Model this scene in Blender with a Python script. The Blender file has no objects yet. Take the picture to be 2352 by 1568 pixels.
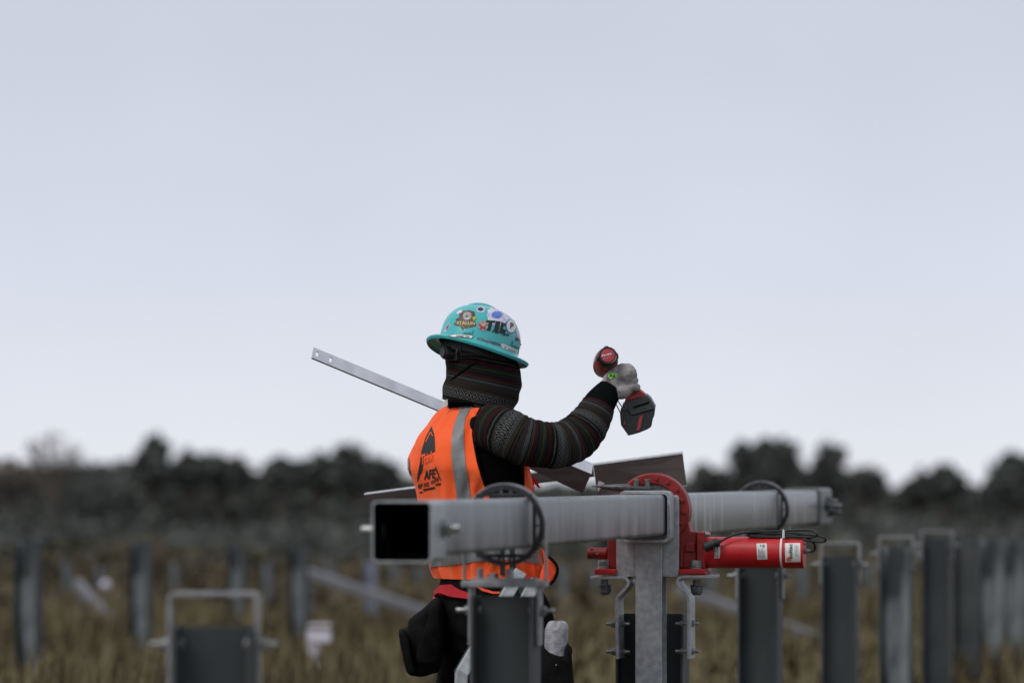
import bpy, bmesh, math, random
from mathutils import Vector, Matrix, noise
from mathutils.bvhtree import BVHTree
from math import sin, cos, pi, radians, sqrt

scene = bpy.context.scene
COL = scene.collection
random.seed(7)

# ------------------------------------------------------------------ camera, sky, sun, exposure
F, CX, HY, CZ = 9027.0, 1176.0, 1094.0, 1.30       # focal length, optical axis and horizon in 2352-px units; eye height
cam = bpy.data.cameras.new('camera')
cam_o = bpy.data.objects.new('camera', cam); COL.objects.link(cam_o)
cam_o.location = (0, 0, CZ); cam_o.rotation_euler = (pi / 2, 0, 0)
cam.sensor_width = 36.0; cam.lens = 36.0 * F / 2352.0
cam.shift_y = (HY - 784.0) / 2352.0
cam.clip_start = 0.1; cam.clip_end = 6000
cam.dof.use_dof = True; cam.dof.focus_distance = 11.45
cam.dof.aperture_fstop = (cam.lens / 1000.0) / 0.054
cam.dof.aperture_blades = 0
scene.camera = cam_o

SUN_DIR = Vector((-0.50, -0.44, 0.75)).normalized()
world = bpy.data.worlds.new('World'); scene.world = world; world.use_nodes = True
wn = world.node_tree.nodes; wl = world.node_tree.links; wn.clear()
out = wn.new('ShaderNodeOutputWorld'); bg = wn.new('ShaderNodeBackground'); bg.inputs['Strength'].default_value = 0.089
sky = wn.new('ShaderNodeTexSky'); sky.sky_type = 'NISHITA'; sky.sun_disc = False
sky.sun_elevation = math.asin(SUN_DIR.z); sky.sun_rotation = math.atan2(SUN_DIR.x, SUN_DIR.y)
sky.dust_density = 5.0; sky.air_density = 1.0
geo = wn.new('ShaderNodeTexCoord'); sep = wn.new('ShaderNodeSeparateXYZ'); wl.new(geo.outputs['Generated'], sep.inputs[0])
ramp = wn.new('ShaderNodeValToRGB'); wl.new(sep.outputs['Z'], ramp.inputs[0])
els = ramp.color_ramp.elements
els[0].position = 0.0; els[0].color = (.84, .862, .92, 1)
els[1].position = 1.0; els[1].color = (.60, .635, .705, 1)
for p_, c_ in ((0.022, (.79, .822, .905, 1)), (0.055, (.718, .76, .878, 1)), (0.10, (.635, .676, .78, 1)), (0.14, (.59, .628, .716, 1))):
    e = els.new(p_); e.color = c_
mp = wn.new('ShaderNodeMapping'); wl.new(geo.outputs['Generated'], mp.inputs[0]); mp.inputs['Scale'].default_value = (9, 9, 12)
nz = wn.new('ShaderNodeTexNoise'); wl.new(mp.outputs[0], nz.inputs['Vector']); nz.inputs['Scale'].default_value = 1.0; nz.inputs['Detail'].default_value = 3
mr = wn.new('ShaderNodeMapRange'); wl.new(nz.outputs[0], mr.inputs[0])
mr.inputs['From Min'].default_value = .3; mr.inputs['From Max'].default_value = .7
mr.inputs['To Min'].default_value = 9.65; mr.inputs['To Max'].default_value = 10.3
vm = wn.new('ShaderNodeVectorMath'); vm.operation = 'SCALE'; wl.new(ramp.outputs[0], vm.inputs[0]); wl.new(mr.outputs[0], vm.inputs['Scale'])
mx = wn.new('ShaderNodeMixRGB'); mx.inputs[0].default_value = .06
wl.new(vm.outputs[0], mx.inputs[1]); wl.new(sky.outputs[0], mx.inputs[2])
wl.new(mx.outputs[0], bg.inputs['Color']); wl.new(bg.outputs[0], out.inputs['Surface'])

sun = bpy.data.lights.new('sun', 'SUN'); sun.energy = 1.5; sun.angle = radians(26); sun.color = (1.0, .97, .92)
sun_o = bpy.data.objects.new('sun', sun); COL.objects.link(sun_o)
sun_o.rotation_euler = (-SUN_DIR).to_track_quat('-Z', 'Y').to_euler(); sun_o.location = SUN_DIR * 50
scene.view_settings.view_transform = 'Standard'; scene.view_settings.look = 'None'
scene.view_settings.exposure = 0.18; scene.view_settings.gamma = 1.0; scene.view_settings.use_curve_mapping = False

# ------------------------------------------------------------------ coordinates
def Q(x, y, d):                       # a sight line of the photograph met at its distance d
    return Vector(((x - CX) / F * d, d, CZ - (y - HY) / F * d))
def crop(x0, y0, s):
    return lambda x, y: ((x0 + s * x) / 1.7415, (y0 + s * y) / 1.7415)
c1 = crop(1580, 1150, .35072); c2 = crop(2200, 1330, .29976); c3 = crop(1580, 1600, .31891)
c4 = crop(1400, 1850, .36139); c5 = crop(1500, 2180, .38265); c6 = crop(2300, 1800, .44643); c7 = crop(2300, 2200, .38265)
TAN = Vector((0.1997, 1, 0)).normalized()        # along the torque tube
CRS = Vector((TAN.y, -TAN.x, 0))                 # across it
UP = Vector((0, 0, 1))
ROT = math.atan2(CRS.y, CRS.x)

# ------------------------------------------------------------------ materials
def nodes_of(name):
    m = bpy.data.materials.new(name); m.use_nodes = True
    nt = m.node_tree
    return m, nt.nodes, nt.links, nt.nodes['Principled BSDF']

def mat(name, c1_, c2_=None, rough=.6, metal=0.0, scale=20, stretch=(1, 1, 1), rot=0, lo=.35, hi=.65, bump=0.0, bscale=None,
        detail=4, coat=0.0, sheen=0.0, spec=None, rough2=None):
    m, n, l, b = nodes_of(name)
    b.inputs['Base Color'].default_value = (*c1_, 1); b.inputs['Roughness'].default_value = rough; b.inputs['Metallic'].default_value = metal
    if coat: b.inputs['Coat Weight'].default_value = coat; b.inputs['Coat Roughness'].default_value = .12
    if sheen: b.inputs['Sheen Weight'].default_value = sheen
    if spec is not None: b.inputs['Specular IOR Level'].default_value = spec
    tc = n.new('ShaderNodeTexCoord'); mpn = n.new('ShaderNodeMapping'); l.new(tc.outputs['Object'], mpn.inputs[0])
    mpn.vector_type = 'TEXTURE' if False else 'POINT'
    rotn = n.new('ShaderNodeVectorRotate'); rotn.rotation_type = 'Z_AXIS'; rotn.inputs['Angle'].default_value = rot
    l.new(tc.outputs['Object'], rotn.inputs['Vector']); l.new(rotn.outputs[0], mpn.inputs[0])
    mpn.inputs['Scale'].default_value = stretch
    nzn = n.new('ShaderNodeTexNoise'); nzn.inputs['Scale'].default_value = scale; nzn.inputs['Detail'].default_value = detail
    l.new(mpn.outputs[0], nzn.inputs['Vector'])
    if c2_:
        r = n.new('ShaderNodeMapRange'); r.inputs['From Min'].default_value = lo; r.inputs['From Max'].default_value = hi
        l.new(nzn.outputs[0], r.inputs[0])
        x = n.new('ShaderNodeMixRGB'); x.inputs[1].default_value = (*c1_, 1); x.inputs[2].default_value = (*c2_, 1)
        l.new(r.outputs[0], x.inputs[0]); l.new(x.outputs[0], b.inputs['Base Color'])
        if rough2 is not None:
            r2 = n.new('ShaderNodeMapRange'); l.new(r.outputs[0], r2.inputs[0])
            r2.inputs['To Min'].default_value = rough; r2.inputs['To Max'].default_value = rough2
            l.new(r2.outputs[0], b.inputs['Roughness'])
    if bump:
        bn = n.new('ShaderNodeTexNoise'); bn.inputs['Scale'].default_value = bscale or scale; bn.inputs['Detail'].default_value = 3
        l.new(tc.outputs['Object'], bn.inputs['Vector'])
        bp = n.new('ShaderNodeBump'); bp.inputs['Strength'].default_value = bump; bp.inputs['Distance'].default_value = .004
        l.new(bn.outputs[0], bp.inputs['Height']); l.new(bp.outputs[0], b.inputs['Normal'])
    return m

M = {}
M['galv'] = mat('galvanised_steel', (.33, .35, .365), (.47, .49, .505), rough=.42, rough2=.55, metal=.35, scale=55, bump=.08, bscale=90)
M['galv_dull'] = mat('weathered_galvanised_steel', (.15, .165, .165), (.24, .255, .255), rough=.5, metal=.3, scale=40, bump=.1, bscale=80)
M['hoop'] = mat('dull_hoop_steel', (.20, .20, .21), (.29, .29, .30), rough=.5, metal=.25, scale=40, bump=.1, bscale=80)
M['tube'] = mat('drawn_galvanised_tube', (.135, .147, .156), (.36, .375, .39), rough=.34, rough2=.48, metal=.4, scale=1, stretch=(3.0, 10, 2.2), detail=8,
                rot=-ROT, lo=.34, hi=.74, bump=.03, bscale=60)
M['tube_far'] = mat('bright_streaked_tube', (.17, .182, .19), (.66, .68, .68), rough=.30, rough2=.42, metal=.45, scale=1, stretch=(1.4, 11, 2.4),  # bright streak reflections put into the base colour
                    rot=-ROT, lo=.52, hi=.84)
M['post'] = mat('dark_weathered_post', (.028, .034, .037), (.088, .097, .10), rough=.6, metal=.2, scale=3.2, stretch=(1.6, 1.6, .55), lo=.45, hi=.85, bump=.05, bscale=40)
M['post_streak'] = mat('streaked_post_web', (.030, .036, .039), (.29, .31, .325), rough=.6, metal=.2, scale=5, stretch=(1.8, 1.8, .35), lo=.42, hi=.62)
M['post_dark'] = mat('dark_post_flange', (.028, .034, .036), (.06, .066, .07), rough=.65, scale=4)
M['zinc_bolt'] = mat('zinc_plated_bolt', (.34, .35, .35), (.20, .21, .21), rough=.38, metal=.6, scale=80)
M['black_bolt'] = mat('darkened_bolt', (.07, .075, .08), (.14, .145, .15), rough=.45, metal=.5, scale=90)
M['purlin'] = mat('shaded_steel_purlin', (.058, .044, .042), (.085, .068, .066), rough=.5, metal=.3, scale=12, stretch=(.6, 1, 5))  # shade and brown ground reflection put into the base colour
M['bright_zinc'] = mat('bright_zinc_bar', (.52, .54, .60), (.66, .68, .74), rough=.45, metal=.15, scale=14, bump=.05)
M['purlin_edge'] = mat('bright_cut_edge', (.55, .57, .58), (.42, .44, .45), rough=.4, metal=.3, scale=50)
M['red'] = mat('red_enamel', (.56, .011, .016), (.46, .009, .013), rough=.42, scale=25, bump=.06, bscale=120)
M['red_dark'] = mat('cast_red_housing', (.28, .012, .008), (.19, .008, .006), rough=.5, scale=30, bump=.25, bscale=90)
M['black_plastic'] = mat('black_plastic', (.012, .013, .014), (.02, .021, .022), rough=.42, scale=60)
M['cable'] = mat('black_rubber_cable', (.008, .010, .010), rough=.5)
M['ring_plastic'] = mat('black_bearing_plastic', (.012, .012, .016), rough=.4)
M['white'] = mat('white_vinyl_label', (.74, .74, .72), (.66, .66, .64), rough=.5, scale=30)
M['white_tie'] = mat('white_nylon', (.72, .70, .68), rough=.4)
M['print_black'] = mat('black_print', (.012, .012, .013), rough=.6)
M['print_grey'] = mat('grey_print', (.20, .20, .21), rough=.6)
M['print_navy'] = mat('navy_print', (.03, .03, .05), rough=.6)
M['print_orange'] = mat('orange_print', (.60, .20, .05), rough=.6)
M['print_blue'] = mat('blue_print', (.06, .13, .50), (.16, .26, .62), rough=.5, scale=120)
M['pale_sticker'] = mat('pale_lilac_sticker', (.62, .62, .72), (.40, .42, .62), rough=.4, scale=70, lo=.5, hi=.62)
M['print_brown'] = mat('brown_print', (.07, .035, .03), (.16, .12, .07), rough=.5, scale=150, lo=.5, hi=.6)
M['print_yellow'] = mat('yellow_print', (.55, .46, .16), rough=.5)
M['print_olive'] = mat('olive_print', (.30, .36, .05), rough=.5)
M['print_red'] = mat('red_print', (.36, .03, .04), rough=.5)
M['print_beige'] = mat('beige_print', (.50, .36, .27), rough=.5)
M['print_silver'] = mat('silver_print', (.42, .40, .40), (.22, .20, .21), rough=.4, scale=160)
M['print_plum'] = mat('plum_print', (.20, .04, .10), rough=.5)
M['lit_plastic'] = mat('lit_black_plastic', (.026, .030, .032), (.036, .040, .042), rough=.5, scale=60)  # black battery plastic with the highlight on its upper part put into the colour
M['bright_red_plastic'] = mat('bright_red_plastic', (.42, .030, .028), (.34, .024, .022), rough=.45, scale=20)
M['glove'] = mat('worn_grey_glove_knit', (.34, .315, .315), (.085, .072, .076), rough=.9, scale=30, lo=.46, hi=.74, bump=.5, bscale=400)
M['glove_white'] = mat('pale_ribbed_knit', (.40, .40, .43), (.24, .24, .27), rough=.9, scale=50, bump=.5, bscale=300)
M['lime'] = mat('lime_green_label', (.20, .62, .05), rough=.5)
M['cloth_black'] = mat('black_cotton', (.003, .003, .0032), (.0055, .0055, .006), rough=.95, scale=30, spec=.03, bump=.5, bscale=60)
M['denim_black'] = mat('black_denim', (.004, .004, .0042), (.0085, .0085, .009), rough=.95, scale=22, spec=.04, bump=.6, bscale=50)
M['pouch'] = mat('black_pouch_fabric', (.0055, .0055, .006), (.010, .010, .0105), rough=.85, scale=25, spec=.06, bump=.3, bscale=200)
M['cuff'] = mat('black_rib_cuff', (.004, .0052, .0052), rough=.95, spec=.04)
M['tape'] = mat('grey_reflective_tape', (.19, .195, .20), (.16, .165, .17), rough=.5, metal=.0, scale=60, bump=.08, bscale=150)
M['red_shirt'] = mat('red_shirt_cloth', (.50, .012, .022), (.38, .008, .016), rough=.85, scale=25, bump=.3, bscale=60)
M['orange_flap'] = mat('orange_vest_flap', (.92, .10, .02), (.75, .05, .015), rough=.8, scale=40)
M['drill_red'] = mat('glossy_tool_red', (.30, .006, .010), (.24, .006, .009), rough=.28, scale=10)
M['skin'] = mat('skin', (.35, .2, .14), rough=.6)
M['boot'] = mat('brown_boot_leather', (.05, .03, .018), (.08, .05, .03), rough=.7, scale=20)
M['white_far'] = mat('white_painted_box', (.66, .63, .72), (.58, .55, .63), rough=.5, scale=6)
M['bar_far'] = mat('pale_far_tube', (.115, .115, .13), (.085, .085, .095), rough=.5, scale=2)
M['bar_blue'] = mat('bluish_zinc_post', (.22, .24, .33), (.16, .17, .23), rough=.5, scale=2)

# helmet: glossy teal
M['helmet'] = mat('glossy_teal_shell', (.055, .46, .47), (.045, .39, .41), rough=.26, scale=9, coat=.4)
M['helmet_under'] = M['helmet']

# orange mesh vest
def vest_mat():
    m, n, l, b = nodes_of('fluorescent_orange_mesh')
    b.inputs['Roughness'].default_value = .8; b.inputs['Specular IOR Level'].default_value = .2; b.inputs['Sheen Weight'].default_value = .15
    tc = n.new('ShaderNodeTexCoord')
    mpn = n.new('ShaderNodeMapping'); mpn.inputs['Scale'].default_value = (1, 1, 1); l.new(tc.outputs['UV'], mpn.inputs[0])
    v = n.new('ShaderNodeTexVoronoi'); v.inputs['Scale'].default_value = 260; l.new(mpn.outputs[0], v.inputs['Vector'])
    r = n.new('ShaderNodeMapRange'); r.inputs['From Min'].default_value = .0; r.inputs['From Max'].default_value = .35; l.new(v.outputs['Distance'], r.inputs[0])
    x = n.new('ShaderNodeMixRGB'); x.inputs[1].default_value = (.95, .075, .012, 1); x.inputs[2].default_value = (1.0, .128, .026, 1)
    l.new(r.outputs[0], x.inputs[0])
    nz_ = n.new('ShaderNodeTexNoise'); nz_.inputs['Scale'].default_value = 14; l.new(tc.outputs['Object'], nz_.inputs['Vector'])
    x2 = n.new('ShaderNodeMixRGB'); x2.blend_type = 'MULTIPLY'; x2.inputs[0].default_value = .12
    l.new(x.outputs[0], x2.inputs[1]); l.new(nz_.outputs[0], x2.inputs[2]); l.new(x2.outputs[0], b.inputs['Base Color'])
    bp = n.new('ShaderNodeBump'); bp.inputs['Strength'].default_value = .35; bp.inputs['Distance'].default_value = .002
    l.new(v.outputs['Distance'], bp.inputs['Height']); l.new(bp.outputs[0], b.inputs['Normal'])
    return m
M['vest'] = vest_mat()

# striped blanket knit: u = metres round, v = repeats along
def knit_mat():
    m, n, l, b = nodes_of('striped_blanket_knit')
    b.inputs['Roughness'].default_value = .95; b.inputs['Specular IOR Level'].default_value = .1
    uv = n.new('ShaderNodeTexCoord'); s = n.new('ShaderNodeSeparateXYZ'); l.new(uv.outputs['UV'], s.inputs[0])
    def mth(op, a, b_=None, c_=None):
        q = n.new('ShaderNodeMath'); q.operation = op
        for i, z in enumerate((a, b_, c_)):
            if z is None: continue
            if isinstance(z, (int, float)): q.inputs[i].default_value = z
            else: l.new(z, q.inputs[i])
        return q.outputs[0]
    nzn = n.new('ShaderNodeTexNoise'); nzn.inputs['Scale'].default_value = 40; l.new(uv.outputs['UV'], nzn.inputs['Vector'])
    wob = mth('MULTIPLY', mth('SUBTRACT', nzn.outputs[0], .5), .03)
    v = mth('FRACT', mth('ADD', s.outputs['Y'], wob))
    ra = n.new('ShaderNodeValToRGB'); ra.color_ramp.interpolation = 'CONSTANT'; l.new(v, ra.inputs[0])
    el = ra.color_ramp.elements
    gray = (.072, .075, .073); dk = (.008, .0075, .007); br = (.042, .035, .028); mar = (.046, .011, .013); tl = (.015, .026, .027); ol = (.048, .041, .014); pu = (.036, .031, .036)
    seq = [(0, dk), (.17, gray), (.195, br), (.25, dk), (.262, br), (.30, dk), (.31, br), (.35, pu), (.40, gray), (.45, dk), (.47, (.045, .042, .042)), (.51, mar), (.58, dk),
           (.60, tl), (.66, dk), (.67, ol), (.71, tl), (.76, dk), (.78, mar), (.85, dk), (.90, gray), (.925, dk)]
    el[0].position = 0; el[0].color = (*dk, 1); el[1].position = .97; el[1].color = (.048, .048, .048, 1)
    for p, c in seq[1:]:
        e = el.new(p); e.color = (*c, 1)
    # diamonds
    t = mth('DIVIDE', v, .17)
    a = mth('ABSOLUTE', mth('SUBTRACT', mth('FRACT', mth('MULTIPLY', s.outputs['X'], 54.0)), .5))
    d = mth('ADD', mth('MULTIPLY', a, 2.0), mth('MULTIPLY', mth('ABSOLUTE', mth('SUBTRACT', t, .5)), 2.0))
    rings = mth('GREATER_THAN', mth('FRACT', mth('MULTIPLY', mth('ADD', d, .3), 1.25)), .5)
    inband = mth('LESS_THAN', v, .17)
    fac = mth('MULTIPLY', rings, inband)
    x = n.new('ShaderNodeMixRGB'); x.inputs[2].default_value = (.135, .138, .136, 1); l.new(fac, x.inputs[0]); l.new(ra.outputs[0], x.inputs[1])
    # thread lines and weave
    th = mth('MULTIPLY', mth('SINE', mth('MULTIPLY', s.outputs['Y'], 260.0)), .5)
    weave = mth('ADD', .64, mth('MULTIPLY', th, .34))
    x2 = n.new('ShaderNodeVectorMath'); x2.operation = 'SCALE'; l.new(x.outputs[0], x2.inputs[0]); l.new(weave, x2.inputs['Scale'])
    l.new(x2.outputs[0], b.inputs['Base Color'])
    bp = n.new('ShaderNodeBump'); bp.inputs['Strength'].default_value = .5; bp.inputs['Distance'].default_value = .002
    l.new(th, bp.inputs['Height']); l.new(bp.outputs[0], b.inputs['Normal'])
    return m
M['knit'] = knit_mat()

def ground_mat():
    m, n, l, b = nodes_of('dry_grass_field')
    b.inputs['Roughness'].default_value = .95; b.inputs['Specular IOR Level'].default_value = .1
    tc = n.new('ShaderNodeTexCoord')
    def nz_(sc, det=4):
        q = n.new('ShaderNodeTexNoise'); q.inputs['Scale'].default_value = sc; q.inputs['Detail'].default_value = det
        l.new(tc.outputs['Object'], q.inputs['Vector']); return q.outputs[0]
    def mix(f, a, b_, lo, hi):
        r = n.new('ShaderNodeMapRange'); r.inputs['From Min'].default_value = lo; r.inputs['From Max'].default_value = hi; l.new(f, r.inputs[0])
        x = n.new('ShaderNodeMixRGB'); l.new(r.outputs[0], x.inputs[0])
        for i, z in ((1, a), (2, b_)):
            if isinstance(z, tuple): x.inputs[i].default_value = (*z, 1)
            else: l.new(z, x.inputs[i])
        return x.outputs[0]
    a = mix(nz_(.7), (.088, .072, .039), (.128, .105, .058), .35, .65)
    c = mix(nz_(.12), a, (.060, .056, .030), .45, .7)
    d = mix(nz_(6), c, (.055, .042, .022), .5, .75)
    l.new(d, b.inputs['Base Color'])
    return m
M['ground'] = ground_mat()
def leaf_mat(name, a, b_):
    m, n, l, b = nodes_of(name)
    b.inputs['Roughness'].default_value = .8; b.inputs['Specular IOR Level'].default_value = .15
    tc = n.new('ShaderNodeTexCoord'); q = n.new('ShaderNodeTexNoise'); q.inputs['Scale'].default_value = .9; l.new(tc.outputs['Object'], q.inputs['Vector'])
    r = n.new('ShaderNodeMapRange'); r.inputs['From Min'].default_value = .35; r.inputs['From Max'].default_value = .65; l.new(q.outputs[0], r.inputs[0])
    x = n.new('ShaderNodeMixRGB'); x.inputs[1].default_value = (*a, 1); x.inputs[2].default_value = (*b_, 1)
    l.new(r.outputs[0], x.inputs[0]); l.new(x.outputs[0], b.inputs['Base Color'])
    return m
M['leaf'] = leaf_mat('dark_evergreen_foliage', (.060, .071, .064), (.096, .105, .094))
M['leaf_wood'] = leaf_mat('mixed_wood_foliage', (.064, .073, .067), (.098, .102, .092))
M['leaf_brown'] = leaf_mat('bare_brown_twigs', (.17, .15, .13), (.22, .19, .165))
M['leaf_brush'] = leaf_mat('grey_brown_brush', (.070, .060, .040), (.108, .086, .050))
M['bark'] = mat('grey_brown_bark', (.06, .05, .042), (.10, .085, .07), rough=.9, scale=8)
M['grass'] = leaf_mat('dry_straw_blades', (.100, .082, .044), (.158, .130, .072))

# ------------------------------------------------------------------ mesh builder
class MB:
    def __init__(s): s.v = []; s.f = []; s.uv = None; s.smooth = None
    def add(s, vs, fs):
        o = len(s.v); s.v += [Vector(p) for p in vs]; s.f += [tuple(i + o for i in f) for f in fs]
        return s
    def hexa(s, p):                     # p: 8 corners, bottom loop then top loop
        return s.add(p, [(3, 2, 1, 0), (4, 5, 6, 7), (0, 1, 5, 4), (1, 2, 6, 5), (2, 3, 7, 6), (3, 0, 4, 7)])
    def box(s, c, sx, sy, sz, X=Vector((1, 0, 0)), Y=Vector((0, 1, 0)), Z=UP):
        c = Vector(c); X = X * (sx / 2); Y = Y * (sy / 2); Z = Z * (sz / 2)
        return s.hexa([c - X - Y - Z, c + X - Y - Z, c + X + Y - Z, c - X + Y - Z, c - X - Y + Z, c + X - Y + Z, c + X + Y + Z, c - X + Y + Z])
    def prism(s, poly, ext):            # planar polygon of points, extruded by vector ext
        n = len(poly); b = [Vector(p) for p in poly]; t = [p + ext for p in b]
        fs = [tuple(range(n)), tuple(range(2 * n - 1, n - 1, -1))]
        fs += [(i, i + n, (i + 1) % n + n, (i + 1) % n) for i in range(n)]
        return s.add(b + t, fs)
    def cyl(s, a, b, r, r2=None, n=20, caps=True):
        a = Vector(a); b = Vector(b); r2 = r if r2 is None else r2
        ax = (b - a).normalized(); u = ax.orthogonal().normalized(); w = ax.cross(u)
        A = [a + (u * cos(2 * pi * i / n) + w * sin(2 * pi * i / n)) * r for i in range(n)]
        B = [b + (u * cos(2 * pi * i / n) + w * sin(2 * pi * i / n)) * r2 for i in range(n)]
        fs = [(i, (i + 1) % n, (i + 1) % n + n, i + n) for i in range(n)]
        if caps: fs += [tuple(range(n - 1, -1, -1)), tuple(range(n, 2 * n))]
        return s.add(A + B, fs)
    def loft(s, rings, caps=True, closed=True):
        n = len(rings[0]); vs = [p for r in rings for p in r]; fs = []
        for k in range(len(rings) - 1):
            for i in range(n if closed else n - 1):
                j = (i + 1) % n
                fs.append((k * n + i, k * n + j, (k + 1) * n + j, (k + 1) * n + i))
        if caps:
            fs.append(tuple(range(n - 1, -1, -1))); fs.append(tuple((len(rings) - 1) * n + i for i in range(n)))
        return s.add(vs, fs)
    def tube(s, pts, r, n=10, sub=6, closed=False):
        P = spline(pts, sub, closed)
        if closed: P = P + [P[0]]
        rings = []; u = None
        for i, p in enumerate(P):
            t = (P[min(i + 1, len(P) - 1)] - P[max(i - 1, 0)]).normalized()
            u = (t.orthogonal() if u is None else u - t * u.dot(t)).normalized(); w = t.cross(u)
            rr = r(i / (len(P) - 1)) if callable(r) else r
            rings.append([p + (u * cos(2 * pi * k / n) + w * sin(2 * pi * k / n)) * rr for k in range(n)])
        return s.loft(rings)
    def ring(s, c, ax, R, r, depth, n=56):          # annulus of given depth along ax (starting at c)
        c = Vector(c); ax = ax.normalized(); u = UP.cross(ax).normalized(); w = ax.cross(u)
        A = []
        for k in range(n):
            e = u * cos(2 * pi * k / n) + w * sin(2 * pi * k / n)
            A.append([c + e * R, c + e * R + ax * depth, c + e * r + ax * depth, c + e * r])
        vs = [p for a in A for p in a]; fs = []
        for k in range(n):
            j = (k + 1) % n
            for q in range(4):
                fs.append((k * 4 + q, k * 4 + (q + 1) % 4, j * 4 + (q + 1) % 4, j * 4 + q))
        return s.add(vs, fs)
    def hexbolt(s, c, ax, r, h, n=6):
        c = Vector(c); ax = ax.normalized()
        return s.cyl(c, c + ax * h, r, n=n)
    def ellipsoid(s, c, X, Y, Z, n=24, m=14):
        c = Vector(c); rings = []
        for i in range(1, m):
            a = -pi / 2 + pi * i / m
            rings.append([c + Z * sin(a) + (X * cos(2 * pi * k / n) + Y * sin(2 * pi * k / n)) * cos(a) for k in range(n)])
        return s.loft(rings)
    def build(s, name, material, parent=None, smooth=False, bevel=0.0, seg=2, uv=None, angle=35):
        org = world_loc(parent) if parent is not None else Vector((0, 0, 0))
        me = bpy.data.meshes.new(name)
        me.from_pydata([tuple(p - org) for p in s.v], [], s.f)
        me.validate()
        bm = bmesh.new(); bm.from_mesh(me); bmesh.ops.recalc_face_normals(bm, faces=bm.faces); bm.to_mesh(me); bm.free()
        if material: me.materials.append(material)
        if smooth:
            for p in me.polygons: p.use_smooth = True
        if uv:
            lay = me.uv_layers.new(name='uv')
            for lp in me.loops: lay.data[lp.index].uv = uv[lp.vertex_index]
        o = bpy.data.objects.new(name, me); COL.objects.link(o)
        if parent is not None: o.parent = parent
        if bevel:
            b = o.modifiers.new('bevel', 'BEVEL'); b.width = bevel; b.segments = seg; b.limit_method = 'ANGLE'; b.angle_limit = radians(40)
        if smooth and angle:
            mark_sharp(me, radians(angle))
        return o

def mark_sharp(me, ang):
    bm = bmesh.new(); bm.from_mesh(me)
    for e in bm.edges:
        if len(e.link_faces) == 2 and e.calc_face_angle(0) > ang: e.smooth = False
    bm.to_mesh(me); bm.free()

def world_loc(o):
    p = Vector((0, 0, 0))
    while o is not None: p = p + o.location; o = o.parent
    return p

def spline(pts, sub=6, closed=False):
    pts = [Vector(p) for p in pts]; n = len(pts); outp = []
    rng = range(n) if closed else range(n - 1)
    g = (lambda i: pts[i % n]) if closed else (lambda i: pts[max(0, min(n - 1, i))])
    for i in rng:
        p0, p1, p2, p3 = g(i - 1), g(i), g(i + 1), g(i + 2)
        for k in range(sub):
            t = k / sub
            outp.append(.5 * ((2 * p1) + (p2 - p0) * t + (2 * p0 - 5 * p1 + 4 * p2 - p3) * t * t + (3 * p1 - p0 - 3 * p2 + p3) * t ** 3))
    if not closed: outp.append(pts[-1])
    return outp
def spl(rows, sub=6):                      # Catmull-Rom through tuples of numbers
    outp = []; n = len(rows)
    for i in range(n - 1):
        p0, p1, p2, p3 = rows[max(0, i - 1)], rows[i], rows[i + 1], rows[min(n - 1, i + 2)]
        for k in range(sub):
            t = k / sub
            outp.append(tuple(.5 * (2 * b + (c - a) * t + (2 * a - 5 * b + 4 * c - d) * t * t + (3 * b - a - 3 * c + d) * t ** 3) for a, b, c, d in zip(p0, p1, p2, p3)))
    outp.append(tuple(rows[-1]))
    return outp

def thing(name, loc, label, cat, group=None):
    o = bpy.data.objects.new(name, None); COL.objects.link(o); o.location = loc; o.empty_display_size = .1
    o['label'] = label; o['category'] = cat
    if group: o['group'] = group
    return o
def tag(o, label, cat, group=None):
    o['label'] = label; o['category'] = cat
    if group: o['group'] = group
    return o
def copy_tree(o, parent=None):
    c = o.copy(); COL.objects.link(c)
    if parent is not None: c.parent = parent
    for ch in list(o.children): copy_tree(ch, c)
    return c

# decals: flat outlines laid onto a curved surface (stickers, tape, print)
def bvh_of(mbs):
    vs = []; fs = []
    for mb in mbs:
        o = len(vs); vs += mb.v; fs += [tuple(i + o for i in f) for f in mb.f]
    return BVHTree.FromPolygons(vs, fs)
EYE = Vector((0, 0, CZ))
def lay(bvh, x, y, off, fallback):
    dirn = (Q(x, y, 10) - EYE).normalized()
    h = bvh.ray_cast(EYE, dirn)
    if h[0] is None:
        n_ = bvh.find_nearest(Q(x, y, fallback)); return n_[0] + n_[1] * off * .5 if n_[0] is not None else Q(x, y, fallback)
    nrm = h[1] if h[1].dot(dirn) < 0 else -h[1]
    return h[0] + nrm * off
def decal_mesh(tris2d, bvh, off, fallback, maxlen=4.0):
    bm = bmesh.new()
    for poly in tris2d:
        vs = [bm.verts.new((x, y, 0)) for x, y in poly]
        try: bm.faces.new(vs)
        except ValueError: pass
    bmesh.ops.remove_doubles(bm, verts=bm.verts, dist=1e-4)
    bmesh.ops.triangulate(bm, faces=bm.faces)
    for _ in range(5):
        es = [e for e in bm.edges if e.calc_length() > maxlen]
        if not es: break
        bmesh.ops.subdivide_edges(bm, edges=es, cuts=1)
        bmesh.ops.triangulate(bm, faces=bm.faces)
    mb = MB(); last = [fallback]
    vs = [lay(bvh, v.co.x, v.co.y, off, fallback) for v in bm.verts]
    bm.verts.index_update()
    mb.add(vs, [tuple(v.index for v in f.verts) for f in bm.faces]); bm.free()
    return mb
def decal(name, polys, bvh, material, parent, off=.0012, fallback=11.3, maxlen=4.0):
    return decal_mesh(polys, bvh, off, fallback, maxlen).build(name, material, parent, smooth=True, angle=0)
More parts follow.
